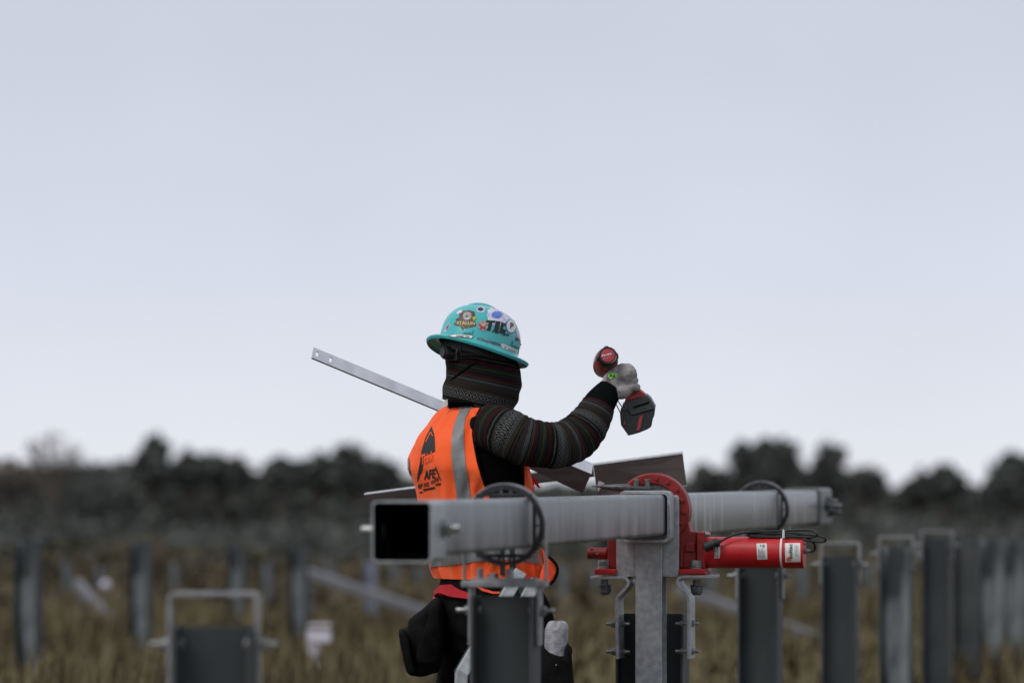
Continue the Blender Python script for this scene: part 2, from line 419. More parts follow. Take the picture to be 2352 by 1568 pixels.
def text2d(txt, shear=0.0, bold=0.03):
    cu = bpy.data.curves.new('txt', 'FONT'); cu.body = txt; cu.align_x = 'LEFT'; cu.size = 1.0; cu.resolution_u = 2; cu.shear = shear; cu.offset = bold
    o = bpy.data.objects.new('txt', cu); COL.objects.link(o)
    dg = bpy.context.evaluated_depsgraph_get(); me = bpy.data.meshes.new_from_object(o.evaluated_get(dg))
    vs = [(v.co.x, v.co.y) for v in me.vertices]; polys = [[vs[i] for i in p.vertices] for p in me.polygons]
    bpy.data.objects.remove(o); bpy.data.curves.remove(cu); bpy.data.meshes.remove(me)
    xs = [p[0] for p in vs]; ys = [p[1] for p in vs]
    x0, x1, y0, y1 = min(xs), max(xs), min(ys), max(ys)
    return [[((x - x0) / (x1 - x0), (y - y0) / (y1 - y0)) for x, y in p] for p in polys]
def text_on(txt, o, ux, vy, shear=0.0):       # o: origin, ux: full width vector, vy: full height vector (all in picture units)
    return [[(o[0] + ux[0] * a + vy[0] * b, o[1] + ux[1] * a + vy[1] * b) for a, b in p] for p in text2d(txt, shear)]
def disc(cx, cy, rx, ry, n=20, a0=0):
    return [(cx + rx * cos(a0 + 2 * pi * k / n), cy + ry * sin(a0 + 2 * pi * k / n)) for k in range(n)]
def jag(cx, cy, r, n, amp, rnd):
    return [(cx + r * (1 + amp * ((k % 2) - .5) + rnd.uniform(-.05, .05)) * cos(2 * pi * k / n), cy + r * (1 + amp * ((k % 2) - .5)) * sin(2 * pi * k / n)) for k in range(n)]
def cc(f, pts): return [f(*p) for p in pts]

# ------------------------------------------------------------------ ground and wood
def gz(d):
    if d < 22: return 0.0
    if d < 230: return -(d - 22) * 0.0170
    return -3.536 - (d - 230) * .002
def build_ground():
    xs = [-1500, -700, -300, -150, -80, -40, -20, -10, 0, 10, 20, 40, 80, 150, 300, 700, 1500]
    ys = [-60, -20, 0, 8, 14, 22, 30, 40, 55, 75, 100, 140, 180, 230, 320, 600, 1200, 2600]
    mb = MB(); vs = [(x, y, gz(y) + (.05 * noise.noise(Vector((x * .05, y * .05, 0))) if 20 < y < 300 else 0)) for y in ys for x in xs]
    n = len(xs); fs = [(j * n + i, j * n + i + 1, (j + 1) * n + i + 1, (j + 1) * n + i) for j in range(len(ys) - 1) for i in range(n - 1)]
    mb.add(vs, fs); o = mb.build('ground', M['ground'], smooth=True, angle=0); o['kind'] = 'structure'
build_ground()
def build_grass():
    rnd = random.Random(3); mb = MB(); vs = []; fs = []
    def tuft(x, y, h, k):
        z = gz(y) - .02
        for _ in range(k):
            a = rnd.uniform(0, 2 * pi); w = rnd.uniform(.012, .03) * (1 + y / 60); l = rnd.uniform(.05, .22); px = x + rnd.gauss(0, .09); py = y + rnd.gauss(0, .09)
            hh = h * rnd.uniform(.6, 1.2); i = len(vs)
            vs.extend([Vector((px - w * sin(a), py + w * cos(a), z)), Vector((px + w * sin(a), py - w * cos(a), z)), Vector((px + l * cos(a), py + l * sin(a), z + hh))])
            fs.append((i, i + 1, i + 2))
    for _ in range(15000):
        y = 8 + 70 * rnd.random() ** 1.25; w = 2.0 + y * .19
        x = rnd.uniform(-w, w)
        pat = noise.noise(Vector((x * .35, y * .18, 2)))
        if pat < -.18 and rnd.random() < .75: continue
        tuft(x, y, .15 + .42 * max(0, pat + .05) + .05 * (y / 60), 5)
    mb.v = vs; mb.f = fs
    me = bpy.data.meshes.new('dry_grass'); me.from_pydata([tuple(v) for v in vs], [], fs); me.materials.append(M['grass'])
    o = bpy.data.objects.new('dry_grass', me); COL.objects.link(o); o['kind'] = 'stuff'
build_grass()

TREELINE = [(-1200, 1075), (-400, 1050), (-150, 1070), (0, 1070), (60, 1068), (190, 1066), (240, 1066), (300, 1056), (395, 1066), (430, 1056), (459, 1056), (538, 1064), (594, 1086), (637, 1068), (681, 1070),
            (728, 1062), (768, 1064), (855, 1066), (879, 1068), (914, 1090), (942, 1096), (1020, 1108), (1200, 1116), (1400, 1112), (1530, 1104), (1577, 1098), (1610, 1086), (1672, 1088),
            (1740, 1075), (1840, 1086), (1890, 1078), (1946, 1086), (2004, 1086), (2033, 1118), (2055, 1130), (2095, 1112), (2143, 1096), (2198, 1094), (2223, 1114), (2252, 1114), (2278, 1090),
            (2352, 1072), (2600, 1060), (3500, 1080)]
def tl_y(x):
    for (a, ya), (b, yb) in zip(TREELINE, TREELINE[1:]):
        if a <= x <= b: return ya + (yb - ya) * (x - a) / (b - a)
    return 1080
def leaf_quads(vs, fs, p, s, rnd):
    n = Vector((rnd.gauss(0, 1), rnd.gauss(0, 1), rnd.gauss(0, 1))).normalized(); u = n.orthogonal().normalized(); w = n.cross(u)
    u = u * s * rnd.uniform(.6, 1.2); w = w * s * rnd.uniform(.4, .9); i = len(vs)
    vs.extend([p - u - w * .4, p + w * .9 - u * .2, p + u + w * .3, p - w * .9 + u * .25]); fs.append((i, i + 1, i + 2, i + 3))
def build_wood():
    rnd = random.Random(11); vs = []; fs = []
    for _ in range(52000):
        x = rnd.uniform(-900, 3250); d = rnd.uniform(222, 250)
        top = tl_y(x) + 5 + 12 * noise.noise(Vector((x * .035, d * .2, 0))) + (-14 * rnd.random() if rnd.random() < .15 else 0)
        zt = CZ - (top - HY) / F * d; zb = gz(d) - .2
        t = rnd.random() ** .8
        p = Vector(((x - CX) / F * d, d, zb + (zt - zb) * t))
        leaf_quads(vs, fs, p, .34, rnd)
    for _ in range(40000):                         # lower scrub before the trees
        x = rnd.uniform(-900, 3250); d = rnd.uniform(88, 222); X = (x - CX) / F * d
        h = (2.0 + 2.0 * noise.noise(Vector((X * .13, d * .06, 3)))) * (d - 45) / 150
        if h < .1: continue
        leaf_quads(vs, fs, Vector((X, d, gz(d) - .1 + h * rnd.random())), .26, rnd)
    me = bpy.data.meshes.new('far_wood'); me.from_pydata([tuple(v) for v in vs], [], fs); me.materials.append(M['leaf_wood'])
    o = bpy.data.objects.new('far_wood', me); COL.objects.link(o); o['kind'] = 'stuff'
build_wood()

def build_brush():
    rnd = random.Random(21); vs = []; fs = []
    for _ in range(20000):
        x = rnd.uniform(-700, 3050); d = rnd.uniform(46, 104); X = (x - CX) / F * d
        h = (2.0 + 2.4 * noise.noise(Vector((X * .16, d * .06, 3))) + 1.0 * noise.noise(Vector((X * .6, d * .2, 8)))) * (d + 20) / 330
        if h < .15: continue
        leaf_quads(vs, fs, Vector((X, d, gz(d) - .1 + h * rnd.random())), .15, rnd)
    me = bpy.data.meshes.new('field_brush'); me.from_pydata([tuple(v) for v in vs], [], fs); me.materials.append(M['leaf_brush'])
    o = bpy.data.objects.new('field_brush', me); COL.objects.link(o); o['kind'] = 'stuff'
build_brush()

def tree(label, x, d, lobes, leafmat='leaf', n=1500, size=.25, name='evergreen_tree', dens=.72):
    """lobes: (px, py, half width px, half height px)"""
    rnd = random.Random(int(x) + 5); zb = gz(d) - .1
    base = Vector(((x - CX) / F * d, d, zb))
    t = thing(name, base, label, 'tree', 'trees along the edge of the field')
    top = min(l[1] - l[3] * .3 for l in lobes); ztop = CZ - (top - HY) / F * d
    tr = MB(); pts = [base, base + Vector((.08, 0, (ztop - zb) * .35)), base + Vector((-.06, .1, (ztop - zb) * .7)), base + Vector((.05, 0, (ztop - zb) * .95))]
    tr.tube(pts, lambda q: .17 * (1 - q) + .03, n=8, sub=4); tr.build('trunk', M['bark'], t, smooth=True)
    sat = []
    for (px, py, hw, hh) in lobes:
        for _ in range(4):
            a = rnd.uniform(0, 2 * pi); q_ = rnd.uniform(.7, 1.0); f_ = rnd.uniform(.18, .36)
            sat.append((px + cos(a) * hw * q_, py - abs(sin(a)) * hh * q_, hw * f_, hh * f_ * 1.2))
    lobes = lobes + sat
    lb = MB()
    for (px, py, hw, hh) in lobes:
        c = Q(px, py, d)
        for k in range(3):
            a = rnd.uniform(0, 2 * pi); st = pts[1].lerp(pts[2], rnd.random())
            lb.tube([st, st.lerp(c, .5) + Vector((0, 0, .1)), c + Vector((cos(a), sin(a), .3)) * (hw / F * d * .6)], lambda q: .06 * (1 - q) + .012, n=5, sub=3)
    lb.build('limbs', M['bark'], t, smooth=True)
    vs = []; fs = []; area = [l[2] * l[3] for l in lobes]; tot = sum(area)
    for (px, py, hw, hh), ar in zip(lobes, area):
        c = Q(px, py, d); W = hw / F * d; H = hh / F * d
        for _ in range(int(n * ar / tot * dens)):
            v = Vector((rnd.gauss(0, 1), rnd.gauss(0, 1), rnd.gauss(0, 1))).normalized() * (rnd.random() ** .5 * (1.0 if rnd.random() > .14 else rnd.uniform(1.05, 1.42)))
            lump = 1 + .42 * noise.noise(v * 1.9 + Vector((px, py, 0)))
            leaf_quads(vs, fs, c + Vector((v.x * W, v.y * W, v.z * H)) * lump, size, rnd)
    cr = MB(); cr.v = vs; cr.f = fs
    org = base
    me = bpy.data.meshes.new('crown'); me.from_pydata([tuple(v - org) for v in vs], [], fs); me.materials.append(M[leafmat])
    o = bpy.data.objects.new('crown', me); COL.objects.link(o); o.parent = t
    return t
tree('thin bare tree with see-through twiggy crown at the far left', 120, 215, [(75, 1035, 20, 26), (120, 1032, 48, 36), (168, 1038, 20, 24), (120, 1080, 60, 22)], 'leaf_brown', 330, .13, 'bare_tree')
tree('brownish round tree at the left edge, below the bare tree', 22, 218, [(0, 1092, 60, 36), (60, 1095, 45, 26)], 'leaf_brown', 900, .24, 'brown_tree')
tree('tall narrow dark tree, highest point of the left treeline', 357, 216, [(357, 1036, 32, 36), (352, 1085, 52, 50), (330, 1060, 26, 30)])
tree('small pointed dark tree just right of the tall narrow one', 432, 217, [(430, 1058, 14, 26), (436, 1085, 42, 34)], n=900)
tree('low broad dark tree between pointed tree and the first dip', 510, 219, [(480, 1084, 46, 36), (540, 1090, 44, 34)])
tree('rounded dark tree right of the first treeline dip', 640, 217, [(640, 1086, 40, 32), (676, 1092, 34, 30)])
tree('flat-topped dark tree left of the domed tree', 728, 219, [(728, 1082, 36, 36), (758, 1090, 30, 34)])
tree('domed dark tree standing tallest to the left of the worker', 806, 215, [(802, 1052, 31, 31), (812, 1090, 52, 44)])
tree('low sloping dark tree against the back of the orange vest', 868, 218, [(864, 1084, 34, 36), (895, 1104, 28, 32)], n=1100)
tree('small spiky tree above the red drive ring', 1612, 219, [(1612, 1092, 26, 24), (1640, 1104, 36, 26)], n=900)
tree('big two-headed dark tree behind the far bearing ring', 1762, 213, [(1706, 1052, 27, 34), (1760, 1048, 42, 34), (1808, 1052, 31, 36), (1760, 1100, 86, 42)], n=3200)
tree('square-topped dark tree right of the bright gap', 1908, 215, [(1908, 1054, 34, 35), (1905, 1100, 50, 44)], n=1700)
tree('low grey tree sloping down to the deepest dip', 1985, 218, [(1982, 1098, 34, 28), (2012, 1112, 28, 26)], 'leaf_wood', 1100)
tree('bushy tree left of the peaked one at right', 2100, 219, [(2100, 1122, 44, 26), (2135, 1112, 34, 30)], n=1200)
tree('small peaked dark tree between the two right-hand dips', 2168, 217, [(2168, 1094, 28, 28), (2172, 1118, 46, 34)], n=1300)
tree('large dark round tree at the right edge of the picture', 2322, 213, [(2318, 1086, 46, 40), (2365, 1084, 44, 40), (2320, 1125, 70, 40)], n=2400)

# ------------------------------------------------------------------ steel posts
PW = .155
def post_parts(t, w, depth, top, web='post', fl='post_dark', h=None, rot=0):
    """H-section standing on the ground at the thing's origin; web faces the camera side"""
    b = Vector(t.location); X = Vector((cos(rot), sin(rot), 0)); Y = Vector((-sin(rot), cos(rot), 0))
    zt = top; z0 = b.z - .35; H = zt - z0; mid = b + UP * ((zt + z0) / 2 - b.z)
    MB().box(mid, w - .016, .007, H, X, Y).build('web', M[web], t)
    for s in (-1, 1):
        MB().box(mid + X * s * (w / 2 - .004), .008, depth, H, X, Y).build('flange', M[fl], t, bevel=.0015)
def strap_u(t, w, top_post, rise, legs, thick=.008, depth=.05, rot=0, mat_='hoop'):
    b = Vector(t.location); X = Vector((cos(rot), sin(rot), 0)); Y = Vector((-sin(rot), cos(rot), 0))
    o = w / 2 + .003 + thick; zt = top_post + rise; zb = top_post - legs; R = .014
    c = Vector((b.x, b.y, 0)) - Y * depth / 2
    def arc(cx, cz, r, a0, a1, k=5): return [(cx + r * cos(a0 + (a1 - a0) * i / k), cz + r * sin(a0 + (a1 - a0) * i / k)) for i in range(k + 1)]
    outer = [(-o, zb)] + arc(-o + R, zt - R, R, pi, pi / 2) + arc(o - R, zt - R, R, pi / 2, 0) + [(o, zb)]
    i_ = o - thick; r2 = R - thick + .001
    inner = [(i_, zb)] + arc(i_ - r2, zt - thick - r2, r2, 0, pi / 2) + arc(-i_ + r2, zt - thick - r2, r2, pi / 2, pi) + [(-i_, zb)]
    # as a strip of quads so that it is a clean solid
    mb = MB(); O = outer; I = inner[::-1]
    rings = [[c + X * a[0] + UP * a[1], c + X * b_[0] + UP * b_[1], c + X * b_[0] + UP * b_[1] + Y * depth, c + X * a[0] + UP * a[1] + Y * depth] for a, b_ in zip(O, I)]
    mb.loft(rings); mb.build('bracket', M[mat_], t, bevel=.001)
    for s in (-1, 1):
        p = Vector((b.x, b.y, top_post - .035)) + X * s * o
        q = MB(); q.cyl(p - X * s * .03, p + X * s * .034, .006, n=12); q.hexbolt(p + X * s * .001, X * s, .0125, .011)
        q.hexbolt(p - X * s * (.03), X * s, .012, .009); q.cyl(p + X * s * .0005, p + X * s * .003, .0155, n=16)
        q.build('bolt', M['zinc_bolt'], t, bevel=.0008)
def post(label, px, d, topy, bracket=0, w=PW, web='post', fl='post_dark', group='steel posts standing in the field', rot=None, depth=.11, name='steel_post'):
    top = CZ - (topy - HY) / F * d; base = Vector(((px - CX) / F * d, d, gz(d)))
    t = thing(name, base, label, 'post', group); r = ROT if rot is None else rot
    post_parts(t, w, depth, top, web, fl, rot=r)
    if bracket: strap_u(t, w, top, bracket, .12, rot=r)
    return t
post('large blurred dark post with galvanised hoop bracket in the lower left foreground', 492, 7.57, 1437, .066, w=.155, rot=-.02)
post('dark post under the near tube bearing, in front of the worker', 1161, 9.6, 1368, .044)
post('dark post standing right under the red motor', 1746, 14.6, 1300, .03)
post('dark post with hoop bracket, first one right of the motor', 1930, 17.3, 1277, .062, web='post')
post('dark post with hoop bracket, second one right of the motor', 2058, 19.4, 1254, .05, web='post_streak')
post('tallest dark hooped post, third one right of the motor', 2152, 21.3, 1236, .043, web='post')
post('plain dark post right of the tallest hooped post', 2219, 24, 1226, web='post_dark', depth=.12)
post('pale streaked plain post, second from the right edge', 2277, 26.2, 1238, w=.175, web='post_streak')
post('dim plain post beside the pale streaked one at right', 2326, 28.5, 1243, w=.17, web='post_streak')
post('plain post cut by the right picture edge', 2364, 30.5, 1249, w=.18, web='post_streak')
post('streaked post farthest left in the field', 65, 26, 1240, web='post_streak', rot=-.3)
post('pale streaked post left of the foreground hoop bracket', 323, 29.8, 1242, web='post_streak', rot=-.3, w=.15)
post('thin dark post seen through the foreground hoop bracket', 544, 36.8, 1248, web='post_streak', rot=-.35, w=.15)
post('grey post left of the white box', 686, 35, 1252, web='post_streak', rot=-.35, w=.15)
post('bluish thin post behind the left end of the tube', 851, 44, 1290, web='bar_blue', fl='bar_blue', w=.11, rot=-.2)
FAR = [(152, 52, 1288, 'faint far post right of the leftmost streaked post'), (228, 60, 1300, 'faint far post beside the white ball marker'),
       (400, 55, 1292, 'faint far post above the left side of the hoop bracket'), (612, 50, 1285, 'faint far post right of the foreground hoop bracket'),
       (758, 56, 1292, 'faint far post behind the white box'), (905, 54, 1296, 'faint far post left of the hanging tool pouch'),
       (962, 60, 1300, 'faint far post just left of the vest hem'), (1292, 47, 1300, 'faint far post right of the vest hem'),
       (1368, 50, 1302, 'faint far post left of the red drive foot'), (1632, 48, 1305, 'faint far post right of the drive column'),
       (1842, 52, 1300, 'faint far post between the motor post and the first hooped post'), (1996, 56, 1296, 'faint far post between first and second hooped posts')]
for (px, d, ty, lab) in FAR:
    post(lab, px, d, ty, w=.14, web='post_streak', fl='post', group='faint far posts', rot=-.3)

# far bars, white box, ball marker
def far_bar(label, p0, d0, p1, d1, w, matk='bar_far'):
    a = Q(*p0, d0); b = Q(*p1, d1); mid = (a + b) / 2; t = thing('steel_bar', Vector((mid.x, mid.y, gz(mid.y))), label, 'bar', 'pale bars sloping across the field')
    ax = (b - a); L = ax.length; ax.normalize(); s = UP.cross(ax).normalized(); u = ax.cross(s)
    MB().box(mid, L, w, w, ax, s, u).build('tube', M[matk], t, bevel=.004)
    for f_ in (.04, .5, .96):
        p = a.lerp(b, f_); g = Vector((p.x, p.y + .05, gz(p.y) - .2))
        MB().cyl(g, p + UP * -.02 + Vector((0, .05, 0)), .02, n=8).build('stake', M['bar_far'], t)
far_bar('long pale steel bar sloping down behind the worker', (690, 1308), 40, (1440, 1566), 30, .085)
far_bar('pale steel bar sloping down behind the right-hand posts', (1560, 1352), 40, (2130, 1552), 30, .075)
far_bar('short pale bar sloping down left of the foreground hoop', (178, 1338), 42, (272, 1446), 36, .085)
def white_box():
    d = 26.5; base = Q(722, 1568, d); base.z = gz(d)
    t = thing('utility_box', base, 'small white box on a white stem among the left posts', 'box')
    MB().box(Q(733, 1460, d), 54 / F * d, .12, 28 / F * d).build('cabinet', M['white_far'], t, bevel=.006)
    MB().box(Q(734, 1434, d), 50 / F * d, .15, .012).build('lid', M['white_far'], t)
    z1 = Q(0, 1474, d).z; z0 = base.z - .1
    MB().box(Vector((Q(719, 0, d).x, d, (z0 + z1) / 2)), 27 / F * d, .08, z1 - z0).build('stem', M['white_far'], t, bevel=.004)
white_box()
def ball():
    d = 46; p = Q(243, 1343, d); t = thing('ball_marker', Vector((p.x, d, gz(d))), 'small white ball on a stake left of the pale streaked post', 'marker')
    MB().ellipsoid(p, Vector((.058, 0, 0)), Vector((0, .058, 0)), Vector((0, 0, .058))).build('ball', M['white_far'], t, smooth=True, angle=0)
    MB().cyl(Vector((p.x, d, gz(d) - .1)), p, .012, n=8).build('stake', M['bark'], t)
ball()

# ------------------------------------------------------------------ torque tube
TW = .131; TZ = CZ - .119
def tube_c(d): return Vector((-.1744 + .1997 * (d - 8.49) - TW / 2 * .98, d, TZ))
def rsq(c, h, r, X, Z, k=5):
    pts = []
    for (sx, sz, a0) in ((1, 1, 0), (-1, 1, pi / 2), (-1, -1, pi), (1, -1, 3 * pi / 2)):
        for i in range(k + 1):
            a = a0 + pi / 2 * i / k
            pts.append(c + X * (sx * (h - r) + r * cos(a)) + Z * (sz * (h - r) + r * sin(a)))
    return pts
def sq_tube(mb, a, b, w, wall, r=.012):
    n = 24; A = rsq(a, w / 2, r, CRS, UP); B = rsq(b, w / 2, r, CRS, UP); Ai = rsq(a, w / 2 - wall, r - wall * .7, CRS, UP); Bi = rsq(b, w / 2 - wall, r - wall * .7, CRS, UP)
    mb.loft([Ai, A, B, Bi, Ai], caps=False); return mb
def side_bolt(t, c, s, L=.055, r=.014, m='zinc_bolt'):
    p = c + CRS * s * TW / 2; ax = CRS * s
    q = MB(); q.cyl(p - ax * .004, p + ax * .004, r * 1.45, n=18); q.hexbolt(p + ax * .004, ax, r * 1.15, .016); q.cyl(p + ax * .004, p + ax * L, r * .6, n=12)
    q.build('bolt', M[m], t, bevel=.001)
def tubes():
    lift = UP * .005; a = tube_c(8.49); b = tube_c(11.70)
    t = thing('torque_tube', Vector((a.x, a.y, 0)), 'near square galvanised tube with open black end pointing at the camera', 'tube', 'square torque tubes')
    a = tube_c(8.60) + lift; b = b + lift
    sq_tube(MB(), a, b, .121, .002).build('tube_wall', M['tube'], t, smooth=True)
    sq_tube(MB(), a - TAN * .004, b, .1205, .005).build('inner_wall_shade', M['cloth_black'], t, smooth=True)  # inside of the tube coloured black to stand for its shade
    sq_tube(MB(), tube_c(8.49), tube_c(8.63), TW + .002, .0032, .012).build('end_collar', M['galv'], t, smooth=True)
    sq_tube(MB(), tube_c(8.494), tube_c(8.63), TW - .0048, .001, .009).build('collar_shade', M['cloth_black'], t, smooth=True)  # added black sleeve, the shade inside the collar as colour
    sq_tube(MB(), tube_c(8.589), tube_c(8.597), TW - .007, .014, .009).build('collar_shade', M['cloth_black'], t)  # added black plate ring, keeps the gap under the tube dark
    side_bolt(t, tube_c(8.60) + UP * .002, -1, .05, .017); side_bolt(t, tube_c(8.60) + UP * .006, 1, .04, .016)
    a = tube_c(11.83); b = tube_c(15.40)
    t = thing('torque_tube', Vector((a.x, a.y, 0)), 'far square galvanised tube with bright streaks right of the red ring', 'tube', 'square torque tubes')
    sq_tube(MB(), a, b, TW, .0055).build('tube_wall', M['tube_far'], t, smooth=True)
    sq_tube(MB(), tube_c(15.33), tube_c(15.355), TW + .006, .003, .013).build('end_gap_band', M['black_plastic'], t, smooth=True)  # black band painted for the dark gap before the collar
    a2 = tube_c(15.36); b2 = tube_c(15.72)
    sq_tube(MB(), a2, b2, TW + .016, .007, .014).build('end_collar', M['galv_dull'], t, smooth=True)
    MB().box(tube_c(15.6), TW, .004, TW, CRS, TAN).build('end_plug', M['black_plastic'], t)
    for zz, dd, L_ in ((-.022, 15.62, .05), (.004, 15.5, .065), (.020, 15.58, .04)): side_bolt(t, tube_c(dd) + UP * zz + CRS * .008, 1, L_, .016, 'black_bolt')
tubes()

def bearing(label, d, R, strap_mat, leg, barw):
    c = tube_c(d); t = thing('tube_bearing', Vector((c.x, c.y, 0)), label, 'bearing', 'round tube bearings')
    D = .035; rt = .0105; c0 = c - TAN * D / 2
    MB().ring(c0, TAN, R, R - rt, D).build('ring', M['ring_plastic'], t, smooth=True)
    h = TW / 2 + .0045; b_ = .008
    f = MB()
    zz = sqrt((R - rt) ** 2 - h * h) + .003
    for s in (-1, 1):
        f.box(c + CRS * s * (h + b_ / 2), b_, D * .8, 2 * zz, CRS, TAN)
        f.box(c + UP * s * (h + b_ / 2), 2 * h - .001, D * .8, b_, CRS, TAN)
    f.build('square_frame', M['ring_plastic'], t, bevel=.001)
    for s in (-1, 1):
        w = R - rt - h - b_ + .002
        MB().box(c + CRS * s * (h + b_ + w / 2 - .001), w, D * .6, .004, CRS, TAN).build('spoke', M['ring_plastic'], t)
        for x in (-.012, .012):
            MB().box(c + UP * s * (h + b_ + w / 2 - .001) + CRS * x, .005, D * .6, w, CRS, TAN).build('spoke', M['ring_plastic'], t)
    # galvanised strap arched over the ring, down to a cross bar
    Ro = R + .0050; Ri = R + .0015; prof = []
    for k in range(25):
        a = pi * k / 24
        prof.append((Ro * cos(a), Ro * sin(a), Ri * cos(a), Ri * sin(a)))
    prof = [(Ro, -leg, Ri, -leg)] + prof + [(-Ro, -leg, -Ri, -leg)]
    cs = c - TAN * .012
    rings = [[cs + CRS * o1 + UP * o2, cs + CRS * i1 + UP * i2, cs + CRS * i1 + UP * i2 + TAN * .024, cs + CRS * o1 + UP * o2 + TAN * .024] for o1, o2, i1, i2 in prof]
    MB().loft(rings).build('strap', M[strap_mat], t, smooth=True)
    MB().box(c - UP * (leg + .008), 2 * barw, .06, .015, CRS, TAN).build('cross_bar', M[strap_mat], t, bevel=.002)
    MB().box(c - UP * (leg - .012) - CRS * .062, .008, .05, .036, CRS, TAN).build('tab', M[strap_mat], t, bevel=.001)
    MB().box(c - UP * (leg - .012) + CRS * .012, .010, .05, .036, CRS, TAN).build('tab', M[strap_mat], t, bevel=.001)
    q = MB(); q.hexbolt(c - UP * leg - CRS * .03, UP, .014, .018); q.build('bolt', M['zinc_bolt'], t)
bearing('near black bearing ring clasping the tube in front of the worker', 9.6, .0985, 'hoop', .135, .104)
bearing('far black bearing ring on the tube above the red motor', 14.2, .0985, 'hoop', .10, .104)

# ------------------------------------------------------------------ slew drive
S6 = .25635
D0 = 11.75
def DP(cx, cy, dd=0.0, f=c6):                    # point on the drive's upright plane, dd metres further along the tube
    x, y = f(cx, cy)
    X0 = (1497.4 - CX) / F * D0
    d = D0
    for _ in range(3):
        d = D0 - .1997 * ((x - CX) / F * d - X0) + dd
    return Q(x, y, d)
def M6(n): return n * S6 * D0 / F                # crop pixels to metres
def plate(mb, pts, dd, th, f=c6):
    return mb.prism([DP(*p, dd, f) for p in pts], TAN * th)
def drive():
    base = DP(690, 1112, .05)
    t = thing('slew_drive', base, 'red slewing drive with red motor cylinder on the middle post', 'drive')
    C = DP(690, 540, .0)
    MB().ring(C, TAN, M6(335), M6(236), .062, n=72).build('ring_housing', M['red_dark'], t, smooth=True, bevel=.004)
    MB().ring(C + TAN * .006, TAN, M6(237), M6(180), .05, n=60).build('inner_race', M['black_bolt'], t, smooth=True)
    for k in range(-1, 7):
        a = radians(82 - k * 21)
        p = C + CRS * cos(a) * M6(290) + UP * sin(a) * M6(290)
        MB().hexbolt(p - TAN * .006, TAN, M6(20), .008).build('ring_bolt', M['red_dark'], t, bevel=.001)
    hb = MB(); plate(hb, [(290, 790), (365, 740), (420, 700), (960, 690), (1015, 640), (1032, 726), (1085, 726), (1085, 1062), (290, 1062)], .008, .075)
    hb.build('gear_housing', M['red_dark'], t, bevel=.004)
    MB().prism([DP(*p, -.006) for p in [(1088, 727), (1165, 727), (1165, 1060), (1088, 1060)]], TAN * .10).build('motor_flange', M['red_dark'], t, bevel=.004)
    MB().prism([DP(*p, -.008) for p in [(945, 890), (965, 885), (965, 1048), (940, 1048)]], TAN * .02).build('rib', M['red_dark'], t, bevel=.002)
    MB().prism([DP(*p, .0) for p in [(985, 830), (1072, 830), (1072, 910), (985, 910)]], TAN * .012).build('boss', M['red_dark'], t, bevel=.003)
    MB().prism([DP(*p, .002) for p in [(300, 1064), (1000, 1064), (1000, 1111), (300, 1111)]], TAN * .10).build('foot_plate', M['red_dark'], t, bevel=.003)
    for x0, x1 in ((172, 366), (934, 1168)):
        MB().prism([DP(*p, -.036) for p in [(x0, 1063), (x1, 1063), (x1, 1112), (x0, 1112)]], TAN * .13).build('foot', M['red'], t, bevel=.003)
    # shaft stub
    st = MB(); a = DP(115, 922, .045); b = DP(292, 922, .045); st.cyl(a, b, M6(53), n=28)
    o = st.build('shaft_stub', M['red_dark'], t, smooth=True, bevel=.0015)
    for (x, y) in ((160, 890), (208, 925), (160, 962)):
        p = DP(x, y, .045) - TAN * M6(53 if y == 925 else 42)
        MB().cyl(p - TAN * .0012, p + TAN * .004, M6(10), n=12).build('pin_hole', M['zinc_bolt' if y == 925 else 'black_plastic'], o)
    # motor
    a = DP(1166, 915, .042); b = DP(2055, 915, .042); R = M6(140)
    mm = MB(); prof = [(0, R), (.02, R), (.5, R * 1.0), (.985, R), (.997, R * .985), (1.0, R * .96)]
    ax = (b - a).normalized(); u = UP; w = ax.cross(u)
    rings = [[a.lerp(b, s) + (u * cos(2 * pi * k / 64) + w * sin(2 * pi * k / 64)) * r for k in range(64)] for s, r in prof]
    mm.loft(rings); mo = mm.build('motor', M['red'], t, smooth=True)
    bvh = bvh_of([mm])
    def st_(name, pts, m, off): return decal(name, [cc(c6, pts)], bvh, M[m], mo, off, 11.6, 5)
    st_('label', [(1256, 842), (1303, 838), (1297, 965), (1249, 967)], 'white', .0007)
    st_('label', [(1625, 835), (1718, 833), (1725, 974), (1634, 978)], 'white', .0007)
    st_('label', [(1881, 832), (2017, 830), (2021, 998), (1884, 1001)], 'white', .0007)
    decal('lettering', text_on('soltec', c6(1950, 966), (0, -(966 - 838) * S6), (-38 * S6, 0)), bvh, M['print_navy'], mo, .0013, 11.6, 6)
    decal('emblem', [cc(c6, disc(1918, 973, 21, 20))], bvh, M['print_orange'], mo, .0013, 11.6, 6)
    lines = []
    for x in (1970, 1983, 1996):
        lines.append(cc(c6, [(x, 850), (x + 4, 850), (x + 5, 970 - (x % 7) * 8), (x + 1, 970 - (x % 7) * 8)]))
    decal('small_print', lines, bvh, M['print_grey'], mo, .0013, 11.6, 8)
    lines = []
    for k, x in enumerate((1642, 1652, 1662, 1672, 1682, 1692)):
        lines.append(cc(c6, [(x, 880 + 10 * (k % 3)), (x + 4, 880 + 10 * (k % 3)), (x + 8, 968), (x + 4, 968)]))
    lines.append(cc(c6, [(1658, 845), (1670, 845), (1670, 862), (1658, 862)]))
    lines.append(cc(c6, [(1680, 845), (1700, 845), (1700, 870), (1680, 870)]))
    decal('small_print', lines, bvh, M['print_grey'], mo, .0013, 11.6, 8)
    decal('lettering', text_on('NO SERIE', c6(1284, 962), (-1 * S6, -92 * S6), (-14 * S6, 0)) + text_on('LM 2019', c6(1266, 958), (-1 * S6, -84 * S6), (-12 * S6, 0)), bvh, M['print_grey'], mo, .0013, 11.6, 8)
